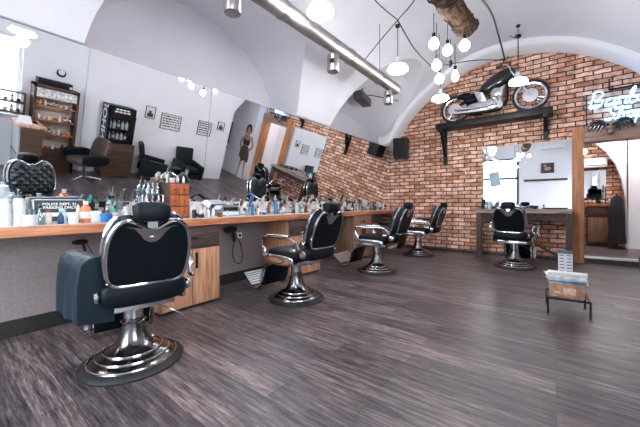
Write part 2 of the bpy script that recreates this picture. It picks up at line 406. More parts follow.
# ------------------------------------------------------------------ long tilted mirror on the worktop
YM = 3.388; TILT = math.tan(.188); MZ0 = .915; MZ1 = 2.378
def ym(x, z): return YM-TILT*(z-.9)+.0083*x
BACKB = pbr('mirror_backing', (.05, .05, .05), .6)
def mirror_panel(x0, x1, label):
    t = empty('wall_mirror', ((x0+x1)/2, ym((x0+x1)/2, MZ0), MZ0), 0, label, 'mirror', 'long mirror panels over the worktop')
    o = Vector(t.location)
    v = [Vector((x, ym(x, z)+d, z))-o for d in (0, .006) for x, z in ((x0, MZ0), (x1, MZ0), (x1, MZ1), (x0, MZ1))]
    MB().quads(v, [(0, 1, 2, 3), (4, 5, 6, 7), (0, 1, 5, 4), (1, 2, 6, 5), (2, 3, 7, 6), (3, 0, 4, 7)]).build('glass', MIRROR, t, smooth=False)
    v = [Vector((x, ym(x, z)+d, z))-o for d in (.008, .02) for x, z in ((x0, MZ0), (x1, MZ0), (x1, MZ1+.004), (x0, MZ1+.004))]
    MB().quads(v, [(0, 1, 2, 3), (4, 5, 6, 7), (0, 1, 5, 4), (1, 2, 6, 5), (2, 3, 7, 6), (3, 0, 4, 7)]).build('backing', BACKB, t, smooth=False)
mirror_panel(-1.15, 2.022, 'tilted frameless mirror panel over the worktop, reflecting the armchairs and display fridge')
mirror_panel(2.026, 6.93, 'tilted frameless mirror panel over the worktop, reflecting the brick wall and doorway')

# ------------------------------------------------------------------ worktop and cabinets
CZ = .90; YC = 2.888
wt = empty('worktop', (3.4, YC, .83), 0, 'long orange pine worktop running under the big tilted mirror', 'worktop')
MB().b2((-4.3, 0, 0), (3.57, .54, .07), bev=.006).build('top_board', W_COUNTER, wt, smooth=True)
MB().b2((-4.3, .03, .0705), (3.57, .50, .074)).build('top_surface', pbr('whitish_top', (.66, .58, .53), .4, noise=.12, nscale=5), wt, smooth=False)
def cabinet(x0, x1, label, dark=False):
    t = empty('cabinet', ((x0+x1)/2, YC+.02, 0), 0, label, 'cabinet', 'cabinets under the worktop')
    w = (x1-x0)/2; m = W_MID if dark else W_PALE
    b = MB(); b.b2((-w, .03, .02), (w, .5, .828)); b.build('body', m, t, smooth=False)
    d = MB().b2((-w, 0, .60), (w, .03, .825), bev=.004).build('drawer', W_DARK if not dark else W_MID, t)
    MB().b2((-.05, -.02, .70), (.05, 0, .72)).build('drawer_handle', STEEL_D, d, smooth=False)
    for s in (-1, 1):
        dr = MB().b2((0.004*s if s > 0 else -w, 0, .03), (w if s > 0 else -.004, .03, .592), bev=.004).build('door', m, t)
        MB().b2((s*.04-.008, -.022, .40), (s*.04+.008, 0, .56)).build('handle', STEEL_D, dr, smooth=False)
cabinet(1.34, 1.96, 'pale rough pine cabinet under the worktop beside the nearest barber chair')
cabinet(3.08, 3.75, 'pale pine cabinet behind the second barber chair, under the worktop')
cabinet(4.75, 5.45, 'brown panelled cabinet beyond the third barber chair, under the worktop', True)

# ------------------------------------------------------------------ barber chair
def back_outline(k=1., kx=.81):
    h = [(0, -.195), (.15, -.195), (.215, -.182), (.248, -.14), (.262, -.05), (.26, .04), (.243, .115), (.21, .168), (.165, .195), (.12, .195), (.075, .172), (.03, .150)]
    p = h+[(-x, z) for x, z in h[::-1] if x > 0]
    return [(x*k*kx, z*k) for x, z in smooth_loop([(a, b2) for a, b2 in p], 4)]
CM_PLATE = pbr('ribbed_aluminium', (.62, .64, .66), .35, .9)
def make_chair(label, group=None):
    t = empty('barber_chair', (0, 0, 0), 0, label, 'barber chair', group)
    base = MB().lathe([(0, .0), (.305, .0), (.308, .01), (.300, .022), (.262, .034), (0, .034)], seg=48).build('base_plate', RUBBER, t)
    MB().lathe([(.262, .032), (.255, .044), (.215, .060), (.210, .070), (.172, .086), (.167, .096), (.135, .108), (.115, .124), (.095, .150), (.080, .185), (.070, .225), (.062, .26), (.060, .30), (0, .30)], seg=48).build('stepped_dome', DARKCH, base)
    b = MB()
    for r, z in [(.258, .043), (.212, .069), (.169, .096)]:
        b.tube([(r*math.cos(a*PI/24), r*math.sin(a*PI/24), z) for a in range(48)], .005, 6, True)
    b.build('dome_rings', CHROME, base)
    MB().lathe([(0, .29), (.058, .29), (.058, .40), (.075, .405), (.075, .43), (0, .43)], seg=28).build('column', CHROME, t)
    MB().tube(smooth_path([(.04, 0, .36), (.12, -.08, .37), (.2, -.12, .33), (.27, -.14, .28)], 5), .005).build('pump_lever', CHROME, t)
    MB().tube([(0.072*math.cos(a*PI/12), .072*math.sin(a*PI/12), .275) for a in range(24)], .004, 6, True).build('foot_ring', CHROME, t)
    # seat
    MB().sup((0, .0, .505), (.50, .50, .13), 5, 28).build('seat', LEATHER, t)
    b = MB(); b.b2((-.20, -.22, .40), (.20, .22, .45), bev=.01)
    for s in (-1, 1): b.sup((s*.262, .02, .46), (.035, .48, .11), 3.5, 20)
    b.build('seat_frame', CHROME, t)
    for s in (-1, 1):
        MB().tube([(s*.281, .02+.12*math.cos(a*PI/12), .462+.032*math.sin(a*PI/12)) for a in range(24)], .006, 6, True).build('side_badge_ring', LEATHER_BR, t)
    # roll behind the seat
    rl = MB().sup((0, -.33, .545), (.45, .14, .15), 4, 24).build('lumbar_roll', LEATHER, t)
    for s in (-1, 1):
        b = MB(); b.lathe([(0, 0), (.035, 0), (.04, .01), (.034, .025), (.015, .03), (0, .03)], (s*.225, -.33, .545), 16, Matrix.Rotation(s*PI/2, 3, 'Y')); b.build('roll_cap', CHROME, rl)
    # backrest
    M = Matrix.Translation((0, -.42, .79)) @ Matrix.Rotation(R(19), 4, 'X')
    br = empty('backrest', (0, 0, 0)); br.parent = t
    b = MB(M); b.prism(back_outline(.97), -.035, .075); b.build('back_shell', LEATHER, br, angle=50)
    b = MB(M); b.tube([(x, -.037, z) for x, z in back_outline(.985)], .012, 8, True); b.tube([(x, .055, z) for x, z in back_outline(.98)], .016, 8, True); b.build('chrome_rim', CHROME, br)
    b = MB(M); b.prism(back_outline(.925), -.046, -.03); b.build('rear_panel', LEATHER, br)
    pl = [(-.125, .166), (-.09, .155), (-.062, .125), (-.04, .09), (-.015, .074), (.015, .074), (.04, .09), (.062, .125), (.09, .155), (.125, .166), (.08, .158), (.03, .148), (-.03, .148), (-.08, .158)]
    b = MB(M); b.prism(pl, -.052, -.045); bd = b.build('badge_plate', BRUSHED, br)
    b = MB(M); b.sup((0, -.053, .105), (.03, .008, .014), 2.5, 12); b.build('badge', CHROME, bd)
    b = MB(M)
    o1 = back_outline(.94); n = len(o1); vs = []; fs = []
    for k, (sc, y) in enumerate([(1, .065), (.99, .09), (.93, .11), (.8, .122), (.5, .128), (0.02, .13)]):
        vs += [(x*sc, y, z*sc) for x, z in o1]
    for k in range(5): fs += [(k*n+i, k*n+(i+1) % n, (k+1)*n+(i+1) % n, (k+1)*n+i) for i in range(n)]
    fs.append([5*n+i for i in range(n)]); b.quads(vs, fs); b.build('front_cushion', QUILT, br)
    # headrest
    b = MB(); b.box((0, -.505, .955), (.05, .015, .10)); hr0 = b.build('headrest_post', CHROME, t)
    b = MB(); b.sup((0, -.50, 1.01), (.185, .115, .11), 3.6, 24); hr = b.build('headrest', LEATHER, t)
    # arms
    for s in (-1, 1):
        x = s*.295
        b = MB(); b.tube(smooth_path([(x*.92, -.31, .60), (x*.97, -.28, .665), (x, -.20, .70), (x, 0, .70), (x, .16, .70), (x, .215, .68), (x, .21, .60), (x, .17, .52)], 5), .014)
        b.sup((x, .19, .53), (.04, .08, .11), 3, 16); b.sup((x, -.25, .585), (.03, .08, .04), 3, 16)
        a = b.build('armrest', CHROME, t)
        MB().sup((x, -.03, .722), (.06, .34, .032), 4, 20).build('arm_pad', LEATHER if s > 0 else CHROME, a)
    # leg rest and foot plate
    b = MB()
    for s in (-1, 1): b.tube(smooth_path([(s*.19, .22, .42), (s*.2, .33, .30), (s*.2, .38, .14), (s*.2, .42, .08), (s*.2, .56, .08)], 5), .014)
    b.tube([(-.2, .56, .08), (.2, .56, .08)], .012); b.tube([(-.2, .38, .2), (.2, .38, .2)], .010)
    fr = b.build('footrest_frame', CHROME, t)
    MB().box((0, .335, .235), (.36, .03, .25), Matrix.Rotation(R(20), 3, 'X'), .012).build('calf_pad', LEATHER, fr)
    Mt = Matrix.Translation((0, .59, .16)) @ Matrix.Rotation(R(40), 4, 'X')
    b = MB(Mt); b.box((0, 0, 0), (.46, .20, .012), bev=.004); b.build('foot_plate', DARKCH, fr); b = MB(Mt)
    for i in range(6): b.box((0, -.083+i*.033, .012), (.45, .021, .012))
    b.build('foot_ribs', CM_PLATE, fr)
    return t
ch = make_chair('nearest black and chrome barber chair, a dark cape draped over its arm', 'black barber chairs')
ch.location = (.855, 2.26, 0); ch.rotation_euler = (0, 0, R(-10))
G = 'black barber chairs'
dup(ch, (2.52, 2.29, 0), R(-3), 'black and chrome barber chair before the mirror, second from the camera', G)
dup(ch, (4.28, 2.20, 0), R(2), 'black and chrome barber chair before the mirror, third from the camera', G)
dup(ch, (6.09, 2.21, 0), R(2), 'farthest barber chair before the long mirror, close to the brick wall', G)
dup(ch, (5.87, .54, 0), R(-94), 'barber chair standing alone before the mirror on the brick wall', G)
# cape draped over the arm of the nearest chair
b = MB(); vs = []; fs = []; NX, NY = 22, 12
path = smooth_path([(.43, .30), (.44, .45), (.455, .60), (.475, .715), (.52, .765), (.575, .76), (.60, .70), (.605, .58)], 4)
path = [(.475, .42), (.478, .48), (.48, .55), (.484, .62), (.49, .68), (.50, .735), (.53, .762), (.57, .768), (.61, .755), (.632, .70), (.637, .62), (.64, .54), (.64, .46), (.638, .40)]
path = [Vector((p[0], p[1])) for p in path]
for j in range(NX+1):
    v = j/NX; y = 1.965+v*.45
    for i, p in enumerate(path):
        k = i/(len(path)-1); fold = .010*math.sin(v*17+i*.3)*(1-abs(k-.55)*.6)
        vs.append((p[0]+.005-(fold if k < .5 else -fold)*.8, y+.015*math.sin(i*.8), p[1]+.008*math.sin(v*9)*(1 if i in (0, 1) else .2)))
m = len(path)
fs += [list(range(m)), [NX*m+i for i in range(m)][::-1]]
for j in range(NX): fs += [(j*m+i, (j+1)*m+i, (j+1)*m+i+1, j*m+i+1) for i in range(m-1)]
b.quads(vs, fs)
o = b.build('barber_cape', LEATHER_B, origin=(.51, 2.22, .765), angle=70)
tag(o, 'blue-black cape folded over the left arm of the nearest barber chair', 'cape')
sm = o.modifiers.new('thick', 'SOLIDIFY'); sm.thickness = .006; sm.offset = 0

# ------------------------------------------------------------------ things on the worktop
COL = {
 'white': (.66, .69, .71), 'black': (.018, .018, .022), 'amber': (.25, .07, .02), 'orange': (.75, .20, .07), 'blue': (.03, .16, .42),
 'teal': (.08, .42, .42), 'brown': (.13, .06, .035), 'silver': (.42, .43, .45), 'green': (.05, .22, .12), 'cream': (.72, .60, .46), 'red': (.45, .05, .04), 'pale blue': (.45, .66, .75), 'dark blue': (.02, .05, .12), 'pink': (.72, .42, .38)}
CM = {k: colour('product_'+k.replace(' ', '_'), v, .3, .8 if k == 'silver' else 0) for k, v in COL.items()}
LBL = pbr('product_label', (.72, .70, .66), .6, noise=.25, nscale=60)
_proto = {}
def item(kind, col, x, y, label, s=1., cap='black', z=CZ+.004+.0005, rz=0., group='barber products on the worktop', cat=None):
    key = (kind, col, cap)
    names = {'bottle': 'product_bottle', 'pump': 'pump_bottle', 'spray': 'spray_bottle', 'jar': 'cream_jar', 'can': 'spray_can', 'flask': 'lotion_flask', 'glass': 'glass_jar', 'clipper': 'hair_clipper', 'brush': 'shaving_brush', 'tube': 'cream_tube', 'box': 'carton', 'comb': 'comb_holder', 'decanter': 'glass_decanter', 'powder': 'powder_shaker'}
    cats = {'bottle': 'bottle', 'pump': 'bottle', 'spray': 'bottle', 'jar': 'jar', 'can': 'can', 'flask': 'bottle', 'glass': 'jar', 'clipper': 'hair clipper', 'brush': 'brush', 'tube': 'tube', 'box': 'box', 'comb': 'comb', 'decanter': 'bottle', 'powder': 'bottle'}
    if key in _proto:
        r = dup(_proto[key], (x, y, z), rz, label, group, s); return r
    t = empty(names[kind], (x, y, z), rz, label, cats[kind], group); t.scale = (s,)*3
    M, K = CM[col], CM[cap]
    if kind == 'bottle':
        MB().lathe([(0, 0), (.026, 0), (.028, .004), (.028, .105), (.024, .12), (.011, .13), (.011, .138), (0, .138)], seg=16).build('bottle_body', M, t)
        MB().lathe([(0, .137), (.014, .137), (.014, .162), (0, .164)], seg=14).build('cap', K, t)
        MB().lathe([(.0285, .03), (.0287, .03), (.0287, .09), (.0285, .09)], seg=16).build('paper_label', LBL, t)
    elif kind == 'flask':
        MB().lathe([(0, 0), (.036, 0), (.038, .006), (.038, .10), (.032, .125), (.014, .142), (.014, .15), (0, .15)], seg=16).build('bottle_body', M, t)
        MB().lathe([(0, .149), (.017, .149), (.017, .175), (0, .177)], seg=14).build('cap', K, t)
        MB().lathe([(.0385, .035), (.0388, .035), (.0388, .09), (.0385, .09)], seg=16).build('paper_label', LBL, t)
    elif kind == 'pump':
        MB().lathe([(0, 0), (.026, 0), (.027, .004), (.027, .10), (.012, .115), (0, .115)], seg=16).build('bottle_body', M, t)
        b = MB(); b.lathe([(0, .114), (.013, .114), (.013, .13), (.004, .132), (.004, .155), (0, .155)], seg=12); b.tube([(0, 0, .155), (.02, 0, .157), (.034, 0, .150)], .005); b.build('pump_head', K, t)
    elif kind == 'spray':
        MB().lathe([(0, 0), (.030, 0), (.032, .005), (.032, .09), (.013, .13), (.012, .145), (0, .145)], seg=16).build('bottle_body', M, t)
        b = MB(); b.lathe([(0, .144), (.014, .144), (.014, .16), (0, .16)], seg=12); b.box((.01, 0, .175), (.06, .02, .026), bev=.005); b.tube([(.022, 0, .165), (.034, 0, .15), (.032, 0, .135)], .003); b.build('trigger_head', K, t)
    elif kind == 'jar':
        MB().lathe([(0, 0), (.032, 0), (.034, .005), (.034, .042), (0, .042)], seg=18).build('jar_body', M, t)
        MB().lathe([(0, .042), (.036, .042), (.036, .06), (0, .062)], seg=18).build('lid', K, t)
    elif kind == 'can':
        MB().lathe([(0, 0), (.024, 0), (.025, .004), (.025, .125), (.018, .138), (0, .138)], seg=16).build('can_body', M, t)
        MB().lathe([(0, .137), (.019, .137), (.019, .165), (.014, .17), (0, .17)], seg=14).build('cap', K, t)
    elif kind == 'powder':
        MB().lathe([(0, 0), (.033, 0), (.034, .005), (.034, .15), (.03, .16), (0, .16)], seg=16).build('bottle_body', M, t)
        MB().lathe([(0, .159), (.028, .159), (.026, .185), (0, .187)], seg=14).build('cap', K, t)
    elif kind == 'glass':
        MB().lathe([(0, 0), (.04, 0), (.042, .006), (.042, .14), (.040, .14), (.039, .01), (0, .01)], seg=18).build('jar_glass', GLASS, t)
        MB().lathe([(0, .012), (.037, .012), (.037, .07), (0, .07)], seg=16).build('liquid', M, t)
        b = MB(); b.tube([(0, 0, .02), (.015, 0, .2)], .004); b.tube([(.01, .01, .02), (-.02, .015, .19)], .004); b.lathe([(0, .2), (.008, .2), (.01, .215), (0, .22)], (.015, 0, 0), 8); b.build('tools', K, t)
    elif kind == 'clipper':
        b = MB(); b.sup((0, 0, .022), (.17, .045, .042), 3, 18); b.build('clipper_body', M, t)
        MB().box((.092, 0, .026), (.02, .044, .012)).build('blade', CHROME, t)
    elif kind == 'brush':
        MB().lathe([(0, 0), (.017, 0), (.019, .01), (.012, .03), (.016, .05), (.013, .058), (0, .058)], seg=14).build('brush_handle', M, t)
        MB().lathe([(0, .057), (.012, .058), (.024, .09), (.02, .112), (0, .118)], seg=14).build('bristles', K, t)
    elif kind == 'tube':
        MB().lathe([(0, .02), (.02, .02), (.021, .04), (.012, .13), (.002, .15), (0, .15)], seg=12).build('tube_body', M, t)
        MB().lathe([(0, 0), (.017, 0), (.017, .022), (0, .022)], seg=12).build('cap', K, t)
    elif kind == 'box':
        MB().box((0, 0, .05), (.07, .05, .10), bev=.002).build('carton_body', M, t); MB().box((0, -.026, .05), (.05, .002, .05)).build('paper_label', LBL, t, smooth=False)
    elif kind == 'comb':
        MB().lathe([(0, 0), (.028, 0), (.03, .09), (.028, .09), (.026, .01), (0, .01)], seg=16).build('cup', M, t)
        b = MB()
        for i in range(5): b.box((-.015+i*.008, .004*(-1)**i, .11), (.006, .022, .17), Matrix.Rotation(R(-8+i*4), 3, 'Y'))
        b.build('combs', K, t)
    elif kind == 'decanter':
        MB().lathe([(0, 0), (.034, 0), (.038, .008), (.04, .05), (.034, .10), (.014, .13), (.011, .16), (.016, .17), (.009, .17), (.008, .13), (.03, .09), (.035, .05), (.033, .012), (0, .012)], seg=18).build('bottle_glass', GLASS, t)
        MB().lathe([(0, .014), (.031, .014), (.033, .045), (0, .045)], seg=14).build('liquid', M, t)
        MB().lathe([(0, .168), (.01, .168), (.017, .185), (.017, .20), (0, .212)], seg=12).build('stopper', K, t)
    _proto[key] = t
    return t
# left end, in front of the mirror
item('powder', 'white', .335, 3.03, 'tall white powder bottle at the near end of the worktop', cap='white')
item('powder', 'white', .41, 3.04, 'tall white bottle, second from the near end of the worktop', 1.05, 'white', rz=1)
item('pump', 'white', .42, 3.15, 'white pump bottle just before the group of short containers at the near end', 1.1, 'white')
item('jar', 'white', .455, 2.95, 'short white container at the front edge near the police sign', 1.25, 'white')
item('glass', 'white', .475, 3.09, 'clear glass jar with white contents beside the police sign', .85, 'silver')
item('decanter', 'pale blue', .515, 3.0, 'small clear glass bottle beside the frame of the police sign', .72, 'black')
# the framed sign
sg = empty('framed_sign', (.69, 3.27, CZ+.0045), R(-3), 'black framed sign with white lettering about police parking on the worktop', 'sign')
Ms = Matrix.Rotation(R(-8), 4, 'X')
sg.scale = (1.10,)*3
b = MB(Ms); b.b2((-.145, -.006, 0), (.145, .006, .17)); b.build('sign_board', pbr('sign_black', (.015, .02, .025), .5), sg, smooth=False)
b = MB(Ms)
for lo, hi in [((-.152, -.010, 0), (-.145, .01, .176)), ((.145, -.010, 0), (.152, .01, .176)), ((-.152, -.010, .169), (.152, .01, .176)), ((-.155, -.012, 0), (.155, .01, .01))]: b.b2(lo, hi)
b.build('sign_frame', CM['silver'], sg, smooth=False)
b = MB(Ms); b.b2((-.11, -.008, .045), (.12, -.0065, .075)); b.build('white_band', PAPER, sg, smooth=False)
text_mesh('sign_lettering', 'POLICE DEPT. 21\nPARKING ONLY', .026, PAPER, sg, Ms @ Matrix.Translation((0, -.0075, .125)) @ Matrix.Rotation(PI/2, 4, 'X'), .0008, 1.05)
item('flask', 'cream', .565, 3.02, 'small pale bottle with dark cap in front of the police sign', .6, 'amber')
item('spray', 'dark blue', .635, 3.0, 'dark blue spray bottle leaning before the police sign', .62, 'pale blue')
item('can', 'pale blue', .665, 3.04, 'pale blue can in the middle before the police sign', .62, 'silver')
item('jar', 'white', .712, 3.0, 'white jar before the lower corner of the police sign', 1.0, 'white')
item('flask', 'orange', .805, 3.05, 'large orange lotion bottle with white cap next to the police sign', 1.0, 'white')
item('tube', 'cream', .775, 3.13, 'cream coloured tube standing behind the orange lotion bottle', 1.0, 'red')
item('box', 'white', .865, 3.03, 'white carton between the orange bottle and the blue can', .95, 'white')
item('jar', 'blue', .925, 2.97, 'bright blue tub next to the white carton', 1.2, 'blue')
item('can', 'brown', .955, 3.04, 'brown can with silver cap next to the blue tub', .75, 'silver')
item('pump', 'black', .99, 3.20, 'black pump bottle standing behind the blue tub', .95)
item('bottle', 'teal', 1.005, 3.08, 'teal bottle beside the brown can', .85, 'teal')
item('bottle', 'green', 1.04, 3.14, 'green bottle behind the teal bottle', .85)
item('jar', 'pink', 1.06, 3.0, 'pink jar with black lid beside the teal bottle', 1.1)
item('jar', 'black', 1.12, 3.04, 'black jar beside the pink jar', 1.15)
item('glass', 'teal', 1.19, 3.04, 'disinfecting jar with teal liquid behind the nearest headrest', 1.0, 'silver')
item('glass', 'pale blue', 1.27, 3.1, 'glass jar with pale blue liquid behind the nearest headrest', 1.0, 'silver')
item('spray', 'white', 1.14, 3.18, 'white spray bottle behind the black jar', .9)
# tray of decanters on a small riser
rs = empty('bottle_riser', (1.415, 3.24, CZ+.0045), 0, 'two-tier acrylic riser carrying glass decanters beside the orange drawers', 'shelf')
b = MB()
for z in (.13, .24): b.b2((-.085, -.05, z), (.085, .05, z+.006))
b.build('tiers', GLASS, rs, smooth=False)
for sx in (-1, 1):
    for sy in (-1, 1): MB().tube([(sx*.08, sy*.045, 0), (sx*.08, sy*.045, .245)], .004).build('post', CHROME, rs)
for i, (dx, z, n) in enumerate([(-.048, .137, 'lower tier, nearest the camera'), (.0, .137, 'lower tier, in the middle'), (.048, .137, 'lower tier, beside the orange drawers')]):
    item('decanter', 'pale blue', 1.415+dx, 3.24, 'clear decanter on the riser, '+n, .46, 'silver', z=CZ+.0045+z, group='decanters on the riser')
for i, (dx, n) in enumerate([(-.048, 'top tier, nearest the camera'), (.0, 'top tier, in the middle'), (.048, 'top tier, beside the orange drawers')]):
    item('decanter', 'pale blue', 1.415+dx, 3.24, 'clear decanter on the riser, '+n, .58, 'silver', z=CZ+.0045+.247, group='decanters on the riser')
# orange drawer tower
dt = empty('drawer_tower', (1.63, 3.2, CZ+.0045), R(-3), 'orange wooden desktop tower of six small drawers on the worktop', 'drawer unit')
MB().b2((-.105, -.085, 0), (.105, .085, .37), bev=.003).build('carcass', W_BROWN, dt)
for r in range(3):
    for c in range(2):
        d = MB().b2((-.098+c*.1, -.095, .012+r*.119), (-.004+c*.1, -.084, .118+r*.119), bev=.003).build('drawer', W_DRAWER, dt)
        MB().sup((-.051+c*.1, -.1, .06+r*.119), (.014, .014, .014), 2, 10).build('knob', STEEL_D, d)
zt = CZ+.0045+.3705
item('jar', 'pink', 1.575, 3.16, 'pink jar on top of the orange drawer tower', .8, 'white', z=zt)
item('bottle', 'silver', 1.64, 3.18, 'small silver bottle on top of the orange drawer tower', .5, 'white', z=zt)
item('bottle', 'white', 1.69, 3.15, 'small white bottle on the corner of the orange drawer tower', .45, 'white', z=zt)
item('brush', 'silver', 1.55, 3.22, 'shaving brush on top of the orange drawer tower', .8, 'cream', z=zt)
# between tower and sterilizer
row = [('pump', 'black', 1.73, 3.01, .8, 'white'), ('bottle', 'white', 1.76, 3.14, .8, 'white'), ('spray', 'white', 1.80, 3.2, .95, 'white'), ('jar', 'black', 1.80, 3.0, .9, 'silver'),
       ('bottle', 'cream', 1.85, 3.08, .75, 'white'), ('pump', 'white', 1.90, 3.02, .72, 'white'), ('can', 'white', 1.93, 3.14, .7, 'white'), ('bottle', 'white', 1.965, 3.03, .68, 'silver'), ('jar', 'amber', 2.02, 2.98, .8, 'black')]
ordn = ['first', 'second', 'third', 'fourth', 'fifth', 'sixth', 'seventh', 'eighth', 'ninth', 'tenth', 'eleventh', 'twelfth', 'thirteenth', 'fourteenth', 'fifteenth', 'sixteenth', 'seventeenth', 'eighteenth', 'nineteenth', 'twentieth']
KN = {'bottle': 'bottle', 'pump': 'pump bottle', 'spray': 'spray bottle', 'jar': 'jar', 'can': 'can', 'flask': 'flask', 'glass': 'glass tool jar', 'clipper': 'hair clipper', 'brush': 'shaving brush', 'tube': 'tube', 'box': 'carton', 'comb': 'cup of combs', 'decanter': 'decanter', 'powder': 'shaker'}
for i, (k, c, x, y, s, cap) in enumerate(row):
    item(k, c, x, y, f'{c} {KN[k]}, {ordn[i]} past the orange drawer tower on the worktop', s, cap)
# sterilizer box
st = empty('sterilizer_box', (2.31, 3.26, CZ+.0045), 0, 'white and chrome sterilizer box with a dark window on the worktop', 'sterilizer'); st.scale = (.85,)*3
b = MB(); b.prism([(-.17, 0), (.17, 0), (.17, .10), (.13, .155), (-.13, .155), (-.17, .10)], -.09, .09); b.build('housing', CM['silver'], st, smooth=False)
MB().b2((-.12, -.096, .075), (.12, -.089, .125)).build('dark_window', BLACKP, st, smooth=False)
MB().b2((-.14, -.098, .015), (.14, -.089, .06)).build('tray_front', WHITEP, st, smooth=False)
item('can', 'white', 2.12, 2.98, 'white can at the front of the sterilizer box', .5, 'black')
# clutter from the sterilizer to the second chair, and beyond
rnd = random.Random(21)
def clutter(x0, x1, n, zone, pal, kinds, group, ymin=2.97, ymax=3.26, smin=.65, smax=1.0):
    for i in range(n):
        x = x0+(x1-x0)*(i+.5)/n+rnd.uniform(-.01, .01); y = (ymin if i % 2 == 0 else (ymin+ymax)/2)+rnd.uniform(0, (ymax-ymin)/2)
        k = rnd.choice(kinds); c = rnd.choice(pal); cap = rnd.choice(['black', 'white', 'silver', 'black', 'cream'])
        s = rnd.uniform(smin, smax)*(.75 if k == 'glass' else 1)
        item(k, c, x, y, f'{c} {KN[k]}, {ordn[i]} {zone}', s, cap, rz=rnd.uniform(-.8, .8), group=group)
clutter(2.46, 3.18, 15, 'past the sterilizer box on the worktop', ['white', 'black', 'cream', 'blue', 'brown', 'pale blue', 'orange', 'white', 'silver'], ['bottle', 'jar', 'pump', 'can', 'glass', 'brush', 'tube', 'spray'], 'barber products past the sterilizer')
clutter(3.22, 3.95, 14, 'beyond the blue items, before the second headrest', ['black', 'cream', 'teal', 'brown', 'silver', 'white', 'red'], ['bottle', 'jar', 'pump', 'comb', 'glass', 'spray'], 'barber products behind the second chair')
clutter(4.05, 5.2, 17, 'past the second headrest on the worktop', ['white', 'black', 'cream', 'brown', 'silver', 'amber', 'black'], ['bottle', 'jar', 'brush', 'comb', 'pump', 'spray', 'can'], 'barber products past the second chair')
clutter(5.3, 6.7, 16, 'towards the brick wall on the worktop', ['black', 'white', 'silver', 'dark blue', 'black', 'brown'], ['bottle', 'jar', 'comb', 'pump', 'can', 'glass'], 'barber products near the brick wall', smin=.75, smax=1.15)
item('can', 'blue', 3.02, 3.12, 'tall bright blue can in the middle of the worktop clutter', 1.15, 'blue')
item('clipper', 'black', 1.9, 3.25, 'black hair clipper lying close to the mirror past the drawer tower', 1, rz=.3)
item('clipper', 'black', 4.6, 2.95, 'black hair clipper lying at the worktop edge behind the third chair', 1, rz=-.2)
# dryers and cords hanging beneath the worktop
def dryer(x, label, sc_=1.):
    t = empty('hair_dryer', (x, 3.36, .72), 0, label, 'hair dryer', 'hair dryers hanging under the worktop'); t.scale = (sc_,)*3
    b = MB(); b.sup((0, -.02, 0), (.2, .07, .08), 2.6, 18); b.build('barrel', BLACKP, t)
    MB().sup((.05, -.02, -.09), (.04, .035, .15), 3, 14, Matrix.Rotation(R(-12), 3, 'Y')).build('handle', BLACKP, t)
    MB().tube(smooth_path([(.06, -.02, -.16), (.03, -.02, -.3), (.06, -.02, -.42), (.14, -.02, -.46), (.19, -.02, -.38), (.16, -.01, -.2), (.10, .03, -.05), (.1, .06, .02)], 6), .006).build('cord', RUBBER, t)
dryer(2.42, 'black hair dryer with looped cord hanging under the worktop, right of the pale cabinet')
dryer(.84, 'black hair dryer hanging under the worktop behind the nearest chair', .6)
for x, n in ((2.64, 'beside the hanging hair dryer'),):
    t = empty('wall_socket', (x, YL, .62), 0, 'white wall socket under the worktop '+n, 'socket')
    MB().b2((-.04, -.012, -.04), (.04, 0, .04), bev=.004).build('socket_plate', WHITEP, t)
    MB().lathe([(0, 0), (.02, 0), (.02, .004), (0, .004)], (0, -.013, 0), 16, Matrix.Rotation(PI/2, 3, 'X')).build('socket_insert', BLACKP, t)

# ------------------------------------------------------------------ far wall: mirror, console, shelf, motorcycle
t = empty('wall_mirror', (XB-.002, .475, 1.5), 0, 'large rectangular mirror on the brick wall behind the lone barber chair', 'mirror')
MB().b2((-.012, -.695, -.565), (-.0, .695, .665)).build('glass', MIRROR, t, smooth=False)
t = empty('console_table', (6.73, .51, 0), 0, 'narrow dark console shelf on posts under the brick wall mirror', 'console table')
MB().b2((-.24, -.72, .86), (.235, .73, .93), bev=.005).build('table_top', wood('console_wood', (.10, .07, .055), (.42, .33, .28), 'Y', .55), t)
for y in (.67, -.68): MB().b2((-.2, y-.045, 0), (-.11, y+.045, .86), bev=.004).build('leg', W_DARK, t)
MB().b2((-.18, -.66, .74), (-.15, .66, .86)).build('apron', W_DARK, t, smooth=False)
MB().tube([(-.12, -.05, .42), (-.12, -.66, .06)], .022, 8).build('brace', W_DARK, t)
for i, (y, k, c, s, cap) in enumerate([(1.17, 'comb', 'black', 1., 'black'), (1.11, 'bottle', 'teal', .9, 'black'), (1.05, 'bottle', 'pale blue', 1.0, 'black'), (.98, 'jar', 'black', 1., 'silver'), (.30, 'jar', 'black', 1., 'black'), (.18, 'bottle', 'black', .5, 'black'), (.92, 'spray', 'dark blue', .9, 'black')]):
    item(k, c, 6.86, y, f'{c} {KN[k]}, {ordn[i]} on the console under the brick wall mirror', s, cap, z=.9305, group='products on the console table')
for y0, lab in ((.02, 'long black tray lying on the console under the brick wall mirror'),):
    o = MB().b2((-.06, -.18, 0), (.06, .18, .022), bev=.005).build('tray', BLACKP); o.location = (6.84, .02, .9305); tag(o, lab, 'tray')
